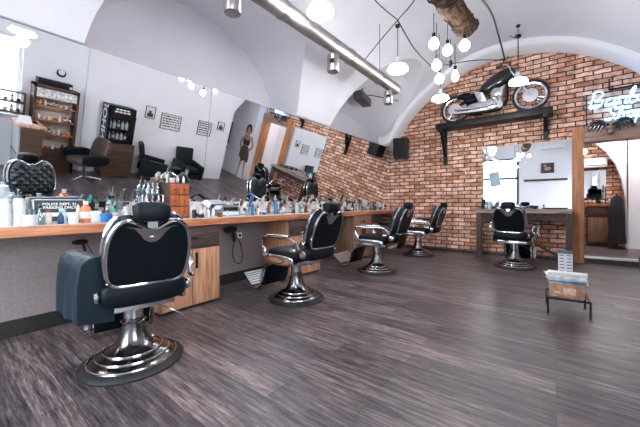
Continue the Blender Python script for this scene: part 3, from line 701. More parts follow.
# shelf
t = empty('motorcycle_shelf', (6.79, 1.03, 2.58), 0, 'long black steel shelf on two brackets high on the brick wall', 'shelf')
MB().b2((-.19, -.99, .02), (.19, .98, .13), bev=.004).build('shelf_board', STEEL_D, t)
for y, dz in ((.88, 0), (-.88, .32)):
    b = MB(); b.b2((.13, y-.035, -.70+dz), (.185, y+.035, .02)); b.b2((-.17, y-.035, -.03), (.185, y+.035, .02))
    b._add([(-.15, y-.03, -.03), (-.08, y-.03, -.03), (.15, y-.03, -.46+dz), (.15, y-.03, -.58+dz), (-.15, y+.03, -.03), (-.08, y+.03, -.03), (.15, y+.03, -.46+dz), (.15, y+.03, -.58+dz)], [(0, 1, 2, 3), (4, 5, 6, 7), (0, 1, 5, 4), (1, 2, 6, 5), (2, 3, 7, 6), (3, 0, 4, 7)])
    b.build('bracket', STEEL_D, t, smooth=False)
SHINY = pbr('polished_chrome', (.88, .89, .92), .16, 1.); SHINY2 = pbr('cast_aluminium', (.75, .76, .78), .3, 1.)
# motorcycle: local x = along -Y world (front to the right), so build in world Y directly
mc = empty('motorcycle', (6.79, 1.03, 2.711), 0, 'black and chrome cruiser motorcycle displayed on the high wall shelf', 'motorcycle')
def wheel(yc, zc, r, name):
    a = lambda rr, k, n: (0, yc+rr*math.cos(2*PI*k/n), zc+rr*math.sin(2*PI*k/n))
    w_ = MB().tube([a(r-.021, k, 40) for k in range(40)], .022, 10, True).build(name, RUBBER, mc)
    b = MB(); b.tube([a(r-.056, k, 36) for k in range(36)], .022, 8, True)
    b.build('rim', SHINY, w_)
    b = MB()
    for k in range(20): b.tube([a(.03, k+.4*(-1)**k, 20), a(r-.08, k, 20)], .004, 5)
    b.lathe([(0, -.06), (.035, -.06), (.035, .06), (0, .06)], (0, yc, zc), 14, Matrix.Rotation(PI/2, 3, 'Y')); b.build('spokes', SHINY, w_)
    MB().lathe([(.05, -.008), (.12, -.008), (.12, .008), (.05, .008)], (-.045, yc, zc), 24, Matrix.Rotation(PI/2, 3, 'Y')).build('brake_disc', SHINY2, w_)
wheel(-.66, .295, .29, 'front_wheel'); wheel(.64, .28, .28, 'rear_wheel')
# fenders
b = MB()
def fender(yc, zc, r, a0, a1, w=.055):
    n = 14; vs = []
    for i in range(n+1):
        a = R(a0+(a1-a0)*i/n)
        for k in range(5):
            u = -1+k/2; rr = r-.02*u*u; vs.append((w*u, yc+rr*math.cos(a), zc+rr*math.sin(a)))
    b.quads(vs, [(i*5+k, i*5+k+1, (i+1)*5+k+1, (i+1)*5+k) for i in range(n) for k in range(4)])
fender(.64, .28, .315, 10, 135, .07); b.build('rear_fender', SHINY2, mc)
b = MB(); fender(-.66, .295, .32, 40, 160); b.build('front_fender', SHINY, mc)
b = MB()
for sx in (-.06, .06): b.tube([(sx, -.66, .295), (sx, -.36, .80)], .017)
b.build('fork', SHINY, mc)
b = MB(); b.tube(smooth_path([(-.05, -.36, .80), (-.10, -.33, .88), (-.13, -.26, .93), (-.14, -.16, .90)], 4), .012); b.tube(smooth_path([(.05, -.36, .80), (.10, -.33, .88), (.13, -.26, .93), (.14, -.16, .90)], 4), .012); b.tube([(-.05, -.36, .8), (.05, -.36, .8)], .014)
hb = b.build('handlebar', SHINY, mc)
b = MB()
for s in (-1, 1): b.tube([(s*.137, -.24, .925), (s*.141, -.13, .895)], .019)
b.build('grips', RUBBER, hb)
b = MB()
for s in (-1, 1): b.tube([(s*.12, -.28, .92), (s*.14, -.32, 1.02)], .005); b.sup((s*.14, -.32, 1.04), (.05, .02, .05), 2.2, 12)
b.build('mirrors', STEEL_D, hb)
b = MB(); b.sup((0, -.45, .72), (.13, .13, .13), 2.3, 16); b.build('headlight', SHINY, mc)
b = MB(); b.sup((0, -.13, .70), (.20, .66, .27), 2.3, 24, Matrix.Rotation(R(-28), 3, 'X')); b.build('fuel_tank', pbr('tank_black', (.012, .014, .016), .2, coat=.5), mc)
b = MB(); b.tube(smooth_path([(0, -.36, .76), (0, -.10, .60), (0, .2, .48), (0, .45, .42), (0, .64, .28)], 5), .022); b.tube(smooth_path([(-.05, -.30, .66), (-.05, -.26, .22), (-.05, .1, .12), (-.05, .45, .16), (-.05, .64, .28)], 5), .018); b.tube(smooth_path([(.05, -.30, .66), (.05, -.26, .22), (.05, .1, .12), (.05, .45, .16), (.05, .64, .28)], 5), .018); b.build('frame', STEEL_D, mc)
b = MB(); b.sup((0, .20, .50), (.17, .34, .10), 2.8, 20, Matrix.Rotation(R(-8), 3, 'X')); b.sup((0, .46, .52), (.15, .28, .12), 2.8, 18); b.build('saddle', LEATHER, mc)
MB().sup((0, .34, .42), (.22, .24, .15), 4, 20).build('saddlebag', LEATHER, mc)
MB().sup((-.115, .17, .225), (.06, .42, .19), 2.6, 22).build('primary_cover', SHINY, mc)
MB().sup((-.13, -.03, .24), (.05, .2, .2), 2.2, 20).build('timing_cover', SHINY2, mc)
b = MB(); b.sup((0, -.02, .23), (.22, .46, .27), 3, 18); b.lathe([(0, 0), (.09, 0), (.1, .02), (.08, .05), (0, .05)], (-.08, .0, .22), 20, Matrix.Rotation(-PI/2, 3, 'Y'))
eng = b.build('engine_block', SHINY, mc)
for an, yy in ((-24, -.07), (24, .06)):
    b = MB()
    for i in range(9): b.box((-.01, yy*1.35+math.sin(R(-an))*-(.05+i*.024), .31+i*.028*math.cos(R(an))), (.21-.02*(i % 2), .19, .017), Matrix.Rotation(R(an), 3, 'X'), .004)
    b.build('cylinder_fins', SHINY2, eng)
for zz, y1 in ((.14, .66), (.21, .60)):
    b = MB(); b.tube(smooth_path([(-.09, -.10, .40-(.21-zz)), (-.13, -.20, .30), (-.14, -.12, zz+.02), (-.14, .1, zz), (-.14, y1, zz+.03)], 6), [.018]*12+[.022]*4+[.032]*9); b.build('exhaust_pipe', SHINY, mc)
MB().lathe([(0, 0), (.09, 0), (.095, .02), (.06, .045), (0, .05)], (-.09, -.13, .44), 18, Matrix.Rotation(-PI/2, 3, 'Y')).build('air_filter', SHINY, mc)

# speaker in the corner
sp = empty('loudspeaker', (6.79, 2.86, 2.09), R(14), 'black loudspeaker mounted high in the corner of the brick wall', 'speaker')
MB().b2((-.13, -.16, 0), (.13, .16, .46), bev=.015).build('cabinet', BLACKP, sp)
MB().b2((-.136, -.14, .02), (-.129, .14, .44), bev=.003).build('grille', pbr('grille_black', (.010, .010, .011), .8, bump=.6, bscale=250), sp)
MB().b2((.13, -.03, .2), (.19, .03, .26)).build('wall_bracket', STEEL_D, sp, smooth=False)

# doorway frame, threshold, ornament, neon sign
t = empty('door_1', (XB-.05, -.88, 0)); struct(t)
MB().b2((-.05, .50, 0), (.22, .655, 2.32), bev=.008).build('door_post', W_POST, t)
MB().b2((-.05, -.62, 0), (.22, -.50, 2.32), bev=.008).build('door_post', W_POST, t)
MB().b2((-.06, -.66, 2.07), (.22, .50, 2.31), bev=.008).build('lintel_beam', W_BEAM, t)
struct(MB().b2((XB+.0, -1.38, .085), (XB+.14, -.38, .115), bev=.003).build('trim_4', pbr('threshold_metal', (.75, .78, .8), .3, .6)))
orn = empty('skull_ornament', (XB-.12, -.70, 2.26), 0, 'dark winged skull ornament hanging on the wooden door lintel', 'ornament')
ORM = pbr('gunmetal', (.10, .11, .12), .3, .9)
b = MB(); b.sup((-.03, 0, .03), (.12, .14, .16), 2.3, 18); b.sup((-.04, 0, -.06), (.09, .08, .09), 3, 14); b.build('skull', pbr('bone_metal', (.28, .23, .18), .4, .5), orn)
for s in (-1, 1):
    b = MB(); b.tube(smooth_path([(0, s*.05, .06), (-.02, s*.14, .13), (-.02, s*.24, .10), (-.01, s*.28, -.02)], 6), [.035]*5+[.03]*5+[.022]*5+[.012]*4)
    for k in range(4): b.tube(smooth_path([(0, s*(.06+k*.05), .09-k*.005), (0, s*(.10+k*.05), .02), (0, s*(.12+k*.045), -.06+k*.01)], 4), [.022]*3+[.016]*3+[.008]*3)
    b.build('wing', ORM, orn)
    MB().sup((-.085, s*.035, .045), (.03, .045, .04), 2.2, 12).build('eye_socket', INK, orn)
nn = empty('neon_sign', (XB-.03, -.95, 2.62), 0, 'blue-white neon sign with cursive Barber Shop lettering over the doorway', 'sign')
b = MB()
for lo, hi in [((0, .53, -.27), (.012, .545, .27)), ((0, -.545, -.27), (.012, -.53, .27)), ((0, -.545, -.275), (.012, .545, -.26)), ((0, .24, .30), (.012, .26, .47)), ((0, -.22, .30), (.012, -.2, .47)), ((0, -.22, .28), (.014, .26, .31)), ((0, -.545, .255), (.012, .545, .27))]: b.b2(lo, hi)
b.build('sign_frame', STEEL_D, nn, smooth=False)
def stroke_text(txt, x0, z0, s, mb):
    """single-stroke cursive letters in (u to the right, v up)"""
    S = {'B': [[(0, 0), (.05, .5), (.1, 1), (.0, .95), (.3, 1.05), (.55, .85), (.4, .6), (.15, .52), (.5, .5), (.6, .25), (.4, 0), (.05, .0)]],
         'a': [[(.45, .45), (.2, .5), (.05, .2), (.2, 0), (.42, .2), (.47, .45), (.45, .1), (.6, 0)]],
         'r': [[(.0, .0), (.15, .45), (.2, .5), (.25, .42), (.45, .45), (.4, .1), (.55, .0)]],
         'b': [[(0, 0), (.2, .6), (.25, 1.0), (.12, .9), (.1, .2), (.25, 0), (.45, .2), (.35, .45), (.2, .4), (.5, .35)]],
         'e': [[(0, .1), (.35, .3), (.3, .5), (.1, .4), (.1, .1), (.3, 0), (.55, .12)]],
         'S': [[(.6, .85), (.4, 1.05), (.15, .9), (.2, .65), (.5, .4), (.45, .1), (.15, -.02), (-.05, .15)]],
         'h': [[(0, 0), (.2, .6), (.22, 1.0), (.1, .9), (.08, 0), (.15, .35), (.35, .5), (.4, .1), (.55, 0)]],
         'o': [[(.3, .5), (.08, .35), (.12, .05), (.35, 0), (.45, .3), (.3, .5), (.5, .42), (.6, .4)]],
         'p': [[(.0, .2), (.15, .5), (.05, -.5), (.12, .3), (.3, .5), (.45, .3), (.3, .0), (.12, .08)]]}
    W = {'B': .72, 'a': .58, 'r': .5, 'b': .55, 'e': .5, 'S': .72, 'h': .55, 'o': .58, 'p': .6}
    u = x0
    for chh in txt:
        for st_ in S[chh]:
            mb.tube(smooth_path([(0, -(u+(p[0]+.18*p[1])*s), z0+p[1]*s) for p in st_], 5), .007, 6)
        u += W[chh]*s
b = MB(); stroke_text('Barber', -.50, .02, .25, b); b.build('neon_word', NEON, nn); 
b = MB(); stroke_text('Shop', -.30, -.20, .19, b); b.build('neon_word', NEON, nn)
for o in nn.children:
    if o.name.startswith('neon_word'): o.location = (-.02, 0, 0)

# ------------------------------------------------------------------ room beyond the doorway
struct(MB().b2((XB+.06, -2.6, -.1), (9.5, .8, .10)).build('floor_beyond', FLOOR, smooth=False))
struct(MB().b2((9.2, -2.6, 0), (9.35, .8, 3.0)).build('wall_beyond_brick', BRICK, smooth=False))
struct(MB().b2((XB+.15, -2.6, 2.9), (9.35, .8, 3.0)).build('ceiling_beyond', PLASTER, smooth=False))
struct(MB().b2((XB+.15, .6, 0), (9.35, .75, 3.0)).build('wall_beyond_left', PLASTER, smooth=False))
struct(MB().b2((XB+.15, -2.75, 0), (9.35, -2.6, 3.0)).build('wall_beyond_right', PLASTER, smooth=False))
b = MB(); arch = [(-1.16, .0), (-1.14, 1.1), (-1.08, 1.5), (-.98, 1.85), (-.84, 2.12), (-.66, 2.33), (-.4, 2.5), (0, 2.6), (.6, 2.62)]
for (y0, z0), (y1, z1) in zip(arch[:-1], arch[1:]):
    v = [(x, y, z) for x in (8.75, 8.9) for y, z in ((y0, z0), (y1, z1), (y1, 2.9), (y0, 2.9))]
    b._add(v, [(0, 1, 2, 3), (4, 5, 6, 7), (0, 1, 5, 4)])
b.b2((8.75, -2.6, 0), (8.9, -1.14, 2.9)); struct(b.build('wall_beyond_arch', PLASTER, smooth=False))
t = empty('wall_mirror', (9.19, -.68, 1.4), 0, 'small mirror on the brick wall of the room beyond the doorway', 'mirror')
MB().b2((-.012, -.19, -.42), (0, .19, .36)).build('glass', MIRROR, t, smooth=False)
t = empty('air_conditioner', (9.1, -.68, 1.82), 0, 'white air conditioner above the mirror in the room beyond the doorway', 'air conditioner')
MB().b2((-.1, -.2, 0), (.09, .2, .2), bev=.02).build('housing', WHITEP, t); MB().b2((-.104, -.17, .03), (-.099, .17, .045)).build('vent_slot', INK, t, smooth=False)
t = empty('vanity_unit', (8.98, -.68, 0.101), 0, 'brown wooden vanity unit under the mirror in the room beyond the doorway', 'vanity')
MB().b2((-.2, -.3, .86), (.2, .3, .92), bev=.004).build('top_board', W_COUNTER, t); MB().b2((-.16, -.2, .02), (.2, .14, .86)).build('body', W_BROWN, t, smooth=False)
MB().b2((-.18, -.19, .1), (-.16, .13, .62), bev=.004).build('door', W_MID, t)
MB().b2((-.18, -.19, .66), (-.16, .13, .84), bev=.004).build('drawer', W_BROWN, t)
for i, (y, k, c, s) in enumerate([(-.52, 'bottle', 'black', .8), (-.59, 'bottle', 'brown', .9), (-.66, 'bottle', 'black', .8), (-.73, 'jar', 'black', 1.), (-.80, 'bottle', 'brown', .85), (-.87, 'bottle', 'black', .7)]):
    item(k, c, 8.95, y, f'{c} {KN[k]}, {ordn[i]} on the vanity beyond the doorway', s, z=1.0225, group='products on the vanity beyond the doorway')
t = empty('coat_stand', (8.6, -.98, .101), 0, 'black coats hanging on a stand in the room beyond the doorway', 'coat stand')
b = MB(); b.lathe([(0, 0), (.14, 0), (.13, .02), (.02, .03), (.018, 1.1), (0, 1.12)], (0, 0, 0), 16); b.build('pole', STEEL_D, t)
b = MB(); b.lathe([(.04, 1.08), (.10, 1.0), (.12, .7), (.125, .3), (.14, .12), (.0, .12)], (0, 0, 0), 18); b.build('coat', pbr('black_cloth', (.012, .012, .014), .9, bump=.5, bscale=30), t)
t = empty('ceiling_lamp', (8.6, -.45, 2.13), 0, 'white globe lamp hanging in the room beyond the doorway', 'lamp')
MB().sup((0, 0, 0), (.14, .14, .14), 2, 18).build('globe', OPAL, t)
l = bpy.data.lights.new('lamp_light', 'POINT'); l.energy = 22; l.shadow_soft_size = .07; l.color = (1, .95, .9)
lo = bpy.data.objects.new('lamp_light', l); C.objects.link(lo); lo.location = (8.15, -.9, 2.5)  # extra lamp added to brighten the white arch beyond the doorway
t2 = empty('ceiling_lamp', (8.15, -.9, 2.5), 0, 'added white globe lamp brightening the far room near the doorway', 'lamp'); MB().sup((0, 0, .09), (.12, .12, .06), 2, 18).build('globe', OPAL, t2); MB().tube([(0, 0, .1), (0, 0, .4)], .006).build('cord', STEEL_D, t2); MB().tube([(0, 0, .07), (0, 0, .77)], .006).build('cord', STEEL_D, t)

# ------------------------------------------------------------------ magazine stool on the floor
t = empty('metal_stand', (3.72, -.08, 0), R(3), 'low black metal stand holding a box and magazines on the floor', 'stand')
for sx in (-1, 1):
    for sy in (-1, 1): MB().tube([(sx*.17, sy*.15, 0), (sx*.17, sy*.15, .17)], .009).build('leg', STEEL_D, t)
b = MB(); b.tube([(-.17, -.15, .165), (.17, -.15, .165), (.17, .15, .165), (-.17, .15, .165)], .009, 8, True)
for i in range(3): b.tube([(-.17, -.08+i*.08, .165), (.17, -.08+i*.08, .165)], .006)
b.build('frame', STEEL_D, t)
for sx in (-1, 1):
    for sy in (-1, 1): MB().lathe([(0, -.001), (.014, -.001), (.014, .02), (0, .02)], (sx*.17, sy*.15, .001), 12).build('foot_cap', CHROME, t)
t = empty('product_box', (3.72, -.075, .1755), R(3), 'tan box with orange print standing on the low metal stand', 'box')
MB().b2((-.13, -.125, 0), (.13, .125, .115), bev=.004).build('box_body', pbr('tan_card', (.50, .27, .17), .7, noise=.3, nscale=18), t)
b = MB(); b.b2((-.1315, -.06, .03), (-.1302, .03, .09)); b.b2((-.1315, .045, .03), (-.1302, .10, .05)); b.build('printed_panel', pbr('pale_print', (.72, .50, .40), .6, noise=.3, nscale=60), t, smooth=False)
MAGC = [('grey', (.40, .44, .48)), ('dark teal', (.10, .22, .26)), ('pale blue', (.55, .68, .76)), ('silver', (.62, .62, .66)), ('white', (.75, .75, .74))]
z = .291
for i, (n, c) in enumerate(MAGC):
    th = .014
    o = empty('magazine', (3.72+.006*(-1)**i, -.075+.006*i-.01, z), R([3, -4, 6, 0, 10][i]), f'{n} magazine, {ordn[i]} from the bottom of the pile on the tan box', 'magazine', 'magazines on the low stand')
    MB().b2((-.11, -.145, 0), (.11, .145, th), bev=.003).build('cover', pbr('cover_'+n.replace(' ', '_'), c, .3, noise=.3, nscale=25), o)
    MB().b2((-.108, -.1455, .002), (.1105, .143, th-.002)).build('pages', PAPER, o, smooth=False)
    z += th+.0005
o = empty('rolled_newspaper', (3.66, -.075, z+.0205), 0, 'rolled pale newspaper lying across the magazines on the stand', 'newspaper')
MB().tube([(0, -.15, 0), (0, .14, 0)], .02, 12).build('roll', PAPER, o)
t = empty('brochure_holder', (3.76, -.07, z), 0, 'upright white slotted brochure holder standing on the magazines', 'brochure holder')
Mh = Matrix.Rotation(R(12), 4, 'Y') @ Matrix.Translation((0, 0, 0))
b = MB(Mh); b.b2((-.006, -.055, 0), (.006, .055, .21)); b.build('back_panel', WHITEP, t, smooth=False)
b = MB(Mh)
for i in range(6):
    b.b2((-.03, -.045, .02+i*.03), (-.004, -.012, .026+i*.03)); b.b2((-.03, .012, .02+i*.03), (-.004, .045, .026+i*.03))
b.build('slots', STEEL_D, t, smooth=False)
b = MB(Mh); b.b2((-.012, -.06, .19), (.01, .06, .225)); b.build('top_strip', ORM, t, smooth=False)

# ------------------------------------------------------------------ overhead: duct, spots, lamps, bulbs, cables
dk = empty('ventilation_duct', (2.0, 2.0, 2.845), 0, 'round steel ventilation duct running under the vault towards the brick wall', 'duct')
b = MB(); b.lathe([(0, -3.1), (.083, -3.1), (.083, 2.55), (.0, 2.55)], (0, 0, 0), 28, Matrix.Rotation(PI/2, 3, 'Y')); b.build('duct_pipe', DUCTM, dk)
for x in (-1.6, -.6, .05, 1.2, 2.0): MB().lathe([(.083, -.03), (.090, -.03), (.090, .03), (.083, .03)], (x, 0, 0), 28, Matrix.Rotation(PI/2, 3, 'Y')).build('duct_collar', BRUSHED, dk)
b = MB()
for x in (-.6, 2.0): b.tube([(x, 0, .07), (x, 0, 3.55-2.83+.05)], .004)
b.build('hanger', STEEL_D, dk)
def spot(x, label, z=2.635):
    t = empty('track_spotlight', (x, 2.0, z), 0, label, 'spotlight', 'spotlights under the duct'); t.scale = (1.2, 1.2, 1)
    b = MB(); b.lathe([(.045, -.09), (.052, -.095), (.055, -.09), (.055, .09), (.045, .10), (0, .10)], seg=24); b.build('housing', BRUSHED, t)
    MB().lathe([(0, -.075), (.047, -.075), (.047, -.07), (0, -.07)], seg=20).build('lens', BLACKP, t)
    MB().box((0, 0, .112), (.02, .02, .028)).build('stem', STEEL_D, t)
    MB().box((-.06, -.03, .0), (.02, .04, .04)).build('knob', STEEL_D, t)
spot(1.48, 'cylindrical steel spotlight under the duct, nearest the camera')
spot(2.84, 'cylindrical steel spotlight under the duct, in the middle')
spot(4.27, 'cylindrical steel spotlight under the duct, nearest the brick wall')
def chain(mb, x, y, z0, z1):
    n = max(2, int((z1-z0)/.035)); 
    for i in range(n):
        z = z0+(z1-z0)*(i+.5)/n; h = (z1-z0)/n*.62
        mb.tube([(x+(.008*math.cos(a*PI/4) if i % 2 else 0), y+(0 if i % 2 else .008*math.cos(a*PI/4)), z+h*math.sin(a*PI/4)) for a in range(8)], .003, 5, True)
def dome(x, y, z, top, label, lit=8.):
    t = empty('pendant_lamp', (x, y, z), 0, label, 'pendant lamp', 'chain-hung opal pendant lamps')
    MB().sup((0, 0, -.01), (.29, .29, .085), 2.1, 28).build('opal_glass', OPAL, t)
    b = MB(); b.lathe([(.125, .030), (.118, .036), (.08, .055), (.05, .075), (.03, .12), (.02, .16), (0, .165)], seg=28); b.build('reflector', WHITEP, t)
    b = MB(); chain(b, 0, 0, .165, top-z); b.build('chain', STEEL_D, t)
    MB().lathe([(0, -.03), (.03, -.03), (.035, 0), (.0, .01)], (0, 0, top-z), 14).build('ceiling_hook', STEEL_D, t)
    t.scale = (.84, .84, .9)
    l = bpy.data.lights.new('lamp_light', 'POINT'); l.energy = lit; l.shadow_soft_size = .06; l.color = (.96, .97, 1)
    lo = bpy.data.objects.new('lamp_light', l); C.objects.link(lo); lo.location = (x, y, z-.105)
LE = 12
dome(2.23, 1.71, 2.81, prof(1.71)+.1, 'lit opal pendant lamp above the duct, nearest the camera', LE)
dome(3.52, 1.52, 2.68, 3.27, 'lit opal pendant lamp on a chain beyond the duct, before the log', LE)
dome(4.86, 1.41, 2.66, 3.3, 'lit opal pendant lamp before the rear wheel of the motorcycle', LE)
dome(5.35, .44, 2.83, 3.75, 'lit opal pendant lamp before the front wheel of the motorcycle', LE)
dome(.74, 1.2, 2.36, prof(1.2)+.1, 'lit opal pendant lamp hanging near the camera, seen in the long mirror', LE*.7)
# log with bulbs
lg = empty('hanging_log', (2.75, .70, 2.80), 0, 'barky wooden log hung from the ceiling carrying the globe bulbs', 'hanging log')
A = Vector((3.20, .67, 2.72)); Bq = Vector((1.95, .80, 2.80)); O = Vector(lg.location); n = 18
pts = [A.lerp(Bq, i/n)-O+Vector((0, .012*math.sin(i*1.3), .01*math.cos(i))) for i in range(n+1)]
b = MB(); b.tube(pts, [.092+.014*math.sin(i*2.1)*math.cos(i*.9) for i in range(n+1)], 16); b.build('trunk', W_LOG, lg)
b = MB()
for i in range(0, n+1):
    p = pts[i]
    b.tube([(p.x+.035*math.sin(k*.7), p.y+.096*math.cos(k*PI/5+i), p.z+.096*math.sin(k*PI/5+i)) for k in range(7)], .009, 5)
b.build('bark_ridges', pbr('dark_bark', (.045, .03, .022), .8, noise=.5, nscale=50), lg)
b = MB()
for k in (2, 14): b.tube([pts[k]+Vector((0, 0, .07)), pts[k]+Vector((0, 0, 1.05))], .006)
b.build('hanger', STEEL_D, lg)
bulbs = [(2.81, .87, 2.48, 'nearest the camera of the cluster'), (2.99, .80, 2.47, 'in the middle of the cluster'), (2.93, .64, 2.44, 'under the thick end of the log'), (2.99, .90, 2.36, 'hanging lower beside the middle one'), (3.21, .94, 2.31, 'the lowest of the cluster')]
def bulb(x, y, z, label, small=False):
    t = empty('pendant_bulb', (x, y, z), 0, label, 'light bulb', 'globe bulbs hanging from the log')
    if small: MB().lathe([(0, -.07), (.02, -.065), (.034, -.04), (.034, -.01), (.02, .03), (.014, .045), (0, .045)], seg=20).build('bulb_glass', BULB, t)
    else: MB().lathe([(0, -.05), (.026, -.043), (.045, -.022), (.05, 0), (.045, .024), (.03, .043), (.016, .062), (0, .062)], seg=24).build('bulb_glass', BULB, t)
    z0 = .045 if small else .063
    MB().lathe([(0, z0), (.016, z0), (.018, z0+.045), (.006, z0+.055), (0, z0+.055)], seg=14).build('socket', BLACKP, t)
    MB().tube([(0, 0, z0+.05), (0, 0, ((2.60 if x < 2.95 and y < .7 else 2.76)-z)/(1 if small else .88))], .0035).build('cord', STEEL_D, t)
    if not small:
        l = bpy.data.lights.new('bulb_light', 'POINT'); t.scale = (.88,)*3; l.energy = 5; l.shadow_soft_size = .045; l.color = (1, .96, .94)
        lo = bpy.data.objects.new('bulb_light', l); C.objects.link(lo); lo.location = (x, y, z)
for x, y, z, n_ in bulbs: bulb(x, y, z, 'lit globe bulb hanging from the log, '+n_)
bulb(3.50, .86, 2.43, 'small pear-shaped bulb hanging farthest from the camera', True)
t = empty('empty_socket', (3.36, .87, 2.47), 0, 'black lamp socket without a bulb hanging beside the small bulb', 'lamp socket')
MB().lathe([(0, 0), (.018, 0), (.018, .06), (0, .065)], seg=14).build('socket', BLACKP, t); MB().tube([(0, 0, .06), (0, 0, .29)], .0035).build('cord', STEEL_D, t)
# cables strung beneath the vault
def cable(pts, label, r=.008):
    p0 = pts[0]; o = MB().tube([Vector(p)-Vector(p0) for p in smooth_path(pts, 6)], r, 6).build('ceiling_cable', STEEL_D); o.location = p0
    tag(o, label, 'cable', 'black cables strung under the vault')
K1 = (3.52, 1.52, 3.27); K2 = (6.3, .52, 3.93)
cable([K1, (3.53, 1.75, 3.11), (3.54, 1.98, 2.94)], 'black cable from the second lamp hook down to the duct', .006)
cable([(1.3, 1.35, 3.9), (2.1, 1.38, 3.15), (2.7, 1.43, 3.08), K1], 'black cable reaching the second lamp hook from the near end', .006)
cable([K1, (3.26, 1.2, 3.27), (2.9, .85, 3.4), (2.5, .6, 3.9)], 'black cable rising from the second lamp hook to the vault crown', .006)
cable([K1, (4.0, 1.5, 3.12), (4.58, 1.45, 3.05)], 'black cable dropping from the second lamp hook towards the third lamp', .007)
cable([(4.58, 1.45, 3.05), (5.2, 1.0, 3.25), (5.82, .66, 3.38)], 'black cable running level between the third lamp and the handlebar', .006)
cable([(3.1, .62, 3.05), (4.2, .62, 3.35), (5.0, .64, 3.4), (5.82, .66, 3.38)], 'thick black cable descending from above the log to the motorcycle', .011)
cable([(5.1, .52, 3.42), (5.6, .5, 3.6), K2], 'black cable running to the hook above the motorcycle handlebar', .007)
t = empty('hanging_cable_knot', K2, 0, 'black knotted cable bundle hanging from the vault above the handlebar', 'cable knot')
b = MB(); b.sup((0, 0, 0), (.1, .1, .06), 2.3, 14); chain(b, 0, 0, -.35, 0); b.build('hook', STEEL_D, t)
# black projector by the far lunette
t = empty('wall_projector', (5.22, 2.98, 3.08), R(12), 'dark box shaped projector mounted in the far vault corner', 'projector')
MB().b2((-.3, -.09, -.07), (.3, .09, .07), bev=.01).build('housing', pbr('dark_grey_box', (.07, .065, .065), .5), t)
MB().tube(smooth_path([(.15, 0, .07), (.3, -.05, .16), (.55, -.2, .18), (.9, -.5, .16)], 5), .008).build('cable', STEEL_D, t)
MB().tube([(0, 0, .07), (0, 0, .30)], .012).build('arm', STEEL_D, t)
t = empty('decor_bottle', (6.5, 3.26, 2.42), 0, 'small white figure standing on the ledge above the loudspeaker', 'ornament')
MB().lathe([(0, 0), (.04, 0), (.045, .06), (.025, .12), (.03, .17), (.02, .22), (0, .23)], seg=16).build('figure_body', WHITEP, t)

# ------------------------------------------------------------------ opposite side of the room (seen in the long mirror)
def frame(x, z, w, h, label, dark=True, kind='picture'):
    t = empty('picture_frame', (x, YR+.001, z), 0, label, 'picture', 'pictures on the white wall opposite the mirror')
    b = MB()
    for lo, hi in [((-w/2, 0, -h/2), (w/2, .02, -h/2+.012)), ((-w/2, 0, h/2-.012), (w/2, .02, h/2)), ((-w/2, 0, -h/2), (-w/2+.012, .02, h/2)), ((w/2-.012, 0, -h/2), (w/2, .02, h/2))]: b.b2(lo, hi)
    b.build('frame', STEEL_D, t, smooth=False)
    MB().b2((-w/2+.01, 0, -h/2+.01), (w/2-.01, .01, h/2-.01)).build('sheet', PAPER, t, smooth=False)
    b = MB(); r = random.Random(int(x*100))
    if kind == 'poster':
        for i in range(5):
            zz = h/2-.06-i*(h-.1)/4.6; xx = -w/2+.04
            while xx < w/2-.06:
                l = r.uniform(.03, .1); b.b2((xx, .0102, zz-r.uniform(.008, .018)), (min(xx+l, w/2-.03), .012, zz+.012)); xx += l+.02
    else:
        b.b2((-w*.3, .0102, -h*.38), (w*.3, .012, -h*.05)); b.b2((-w*.15, .0102, -h*.05), (w*.1, .012, h*.15))
    b.build('print', INK if kind == 'poster' else W_BROWN, t, smooth=False)
frame(3.36, 1.53, .22, .28, 'small framed photo beside the fridge on the wall opposite the mirror')
frame(3.87, 1.40, .50, .38, 'wide poster of black lettering above the first armchair', kind='poster')
frame(4.80, 1.42, .40, .38, 'square poster of black lettering above the second armchair', kind='poster')
frame(5.29, 1.58, .22, .24, 'small framed photo nearest the wall corner opposite the mirror')
# reception desk
t = empty('reception_desk', (1.16, -.45, 0), R(0), 'wood and grey reception desk near the camera, seen in the mirror', 'desk')
MB().b2((-.12, -.56, .02), (.16, 0, .93)).build('body', W_BROWN, t, smooth=False)
MB().b2((-.15, -.57, .02), (-.125, .0, .93)).build('side_panel', pbr('grey_panel', (.33, .35, .38), .5, noise=.1, nscale=10), t, smooth=False)
MB().b2((-.17, -.60, .93), (.19, .03, .965), bev=.004).build('desk_top', wood('desk_wood', (.42, .22, .14), (.68, .44, .32), 'Y', .5), t)
MB().b2((-.12, 0, .44), (.16, .012, .455)).build('groove', STEEL_D, t, smooth=False)
MB().b2((-.156, -.55, .45), (-.149, -.02, .47)).build('trim_strip', STEEL_D, t, smooth=False)
o = MB().prism([(-.1, 0), (.1, 0), (.07, .13), (-.07, .13)], -.01, .01).build('card_display', WHITEP); o.location = (1.10, -.60, .966); tag(o, 'small white display card on the reception desk, seen in the mirror', 'display card')
t = empty('pen_tray', (1.2, -.80, .966), 0, 'black tray on the reception desk, seen in the mirror', 'tray'); MB().b2((-.09, -.09, 0), (.09, .09, .02), bev=.004).build('tray_body', BLACKP, t)
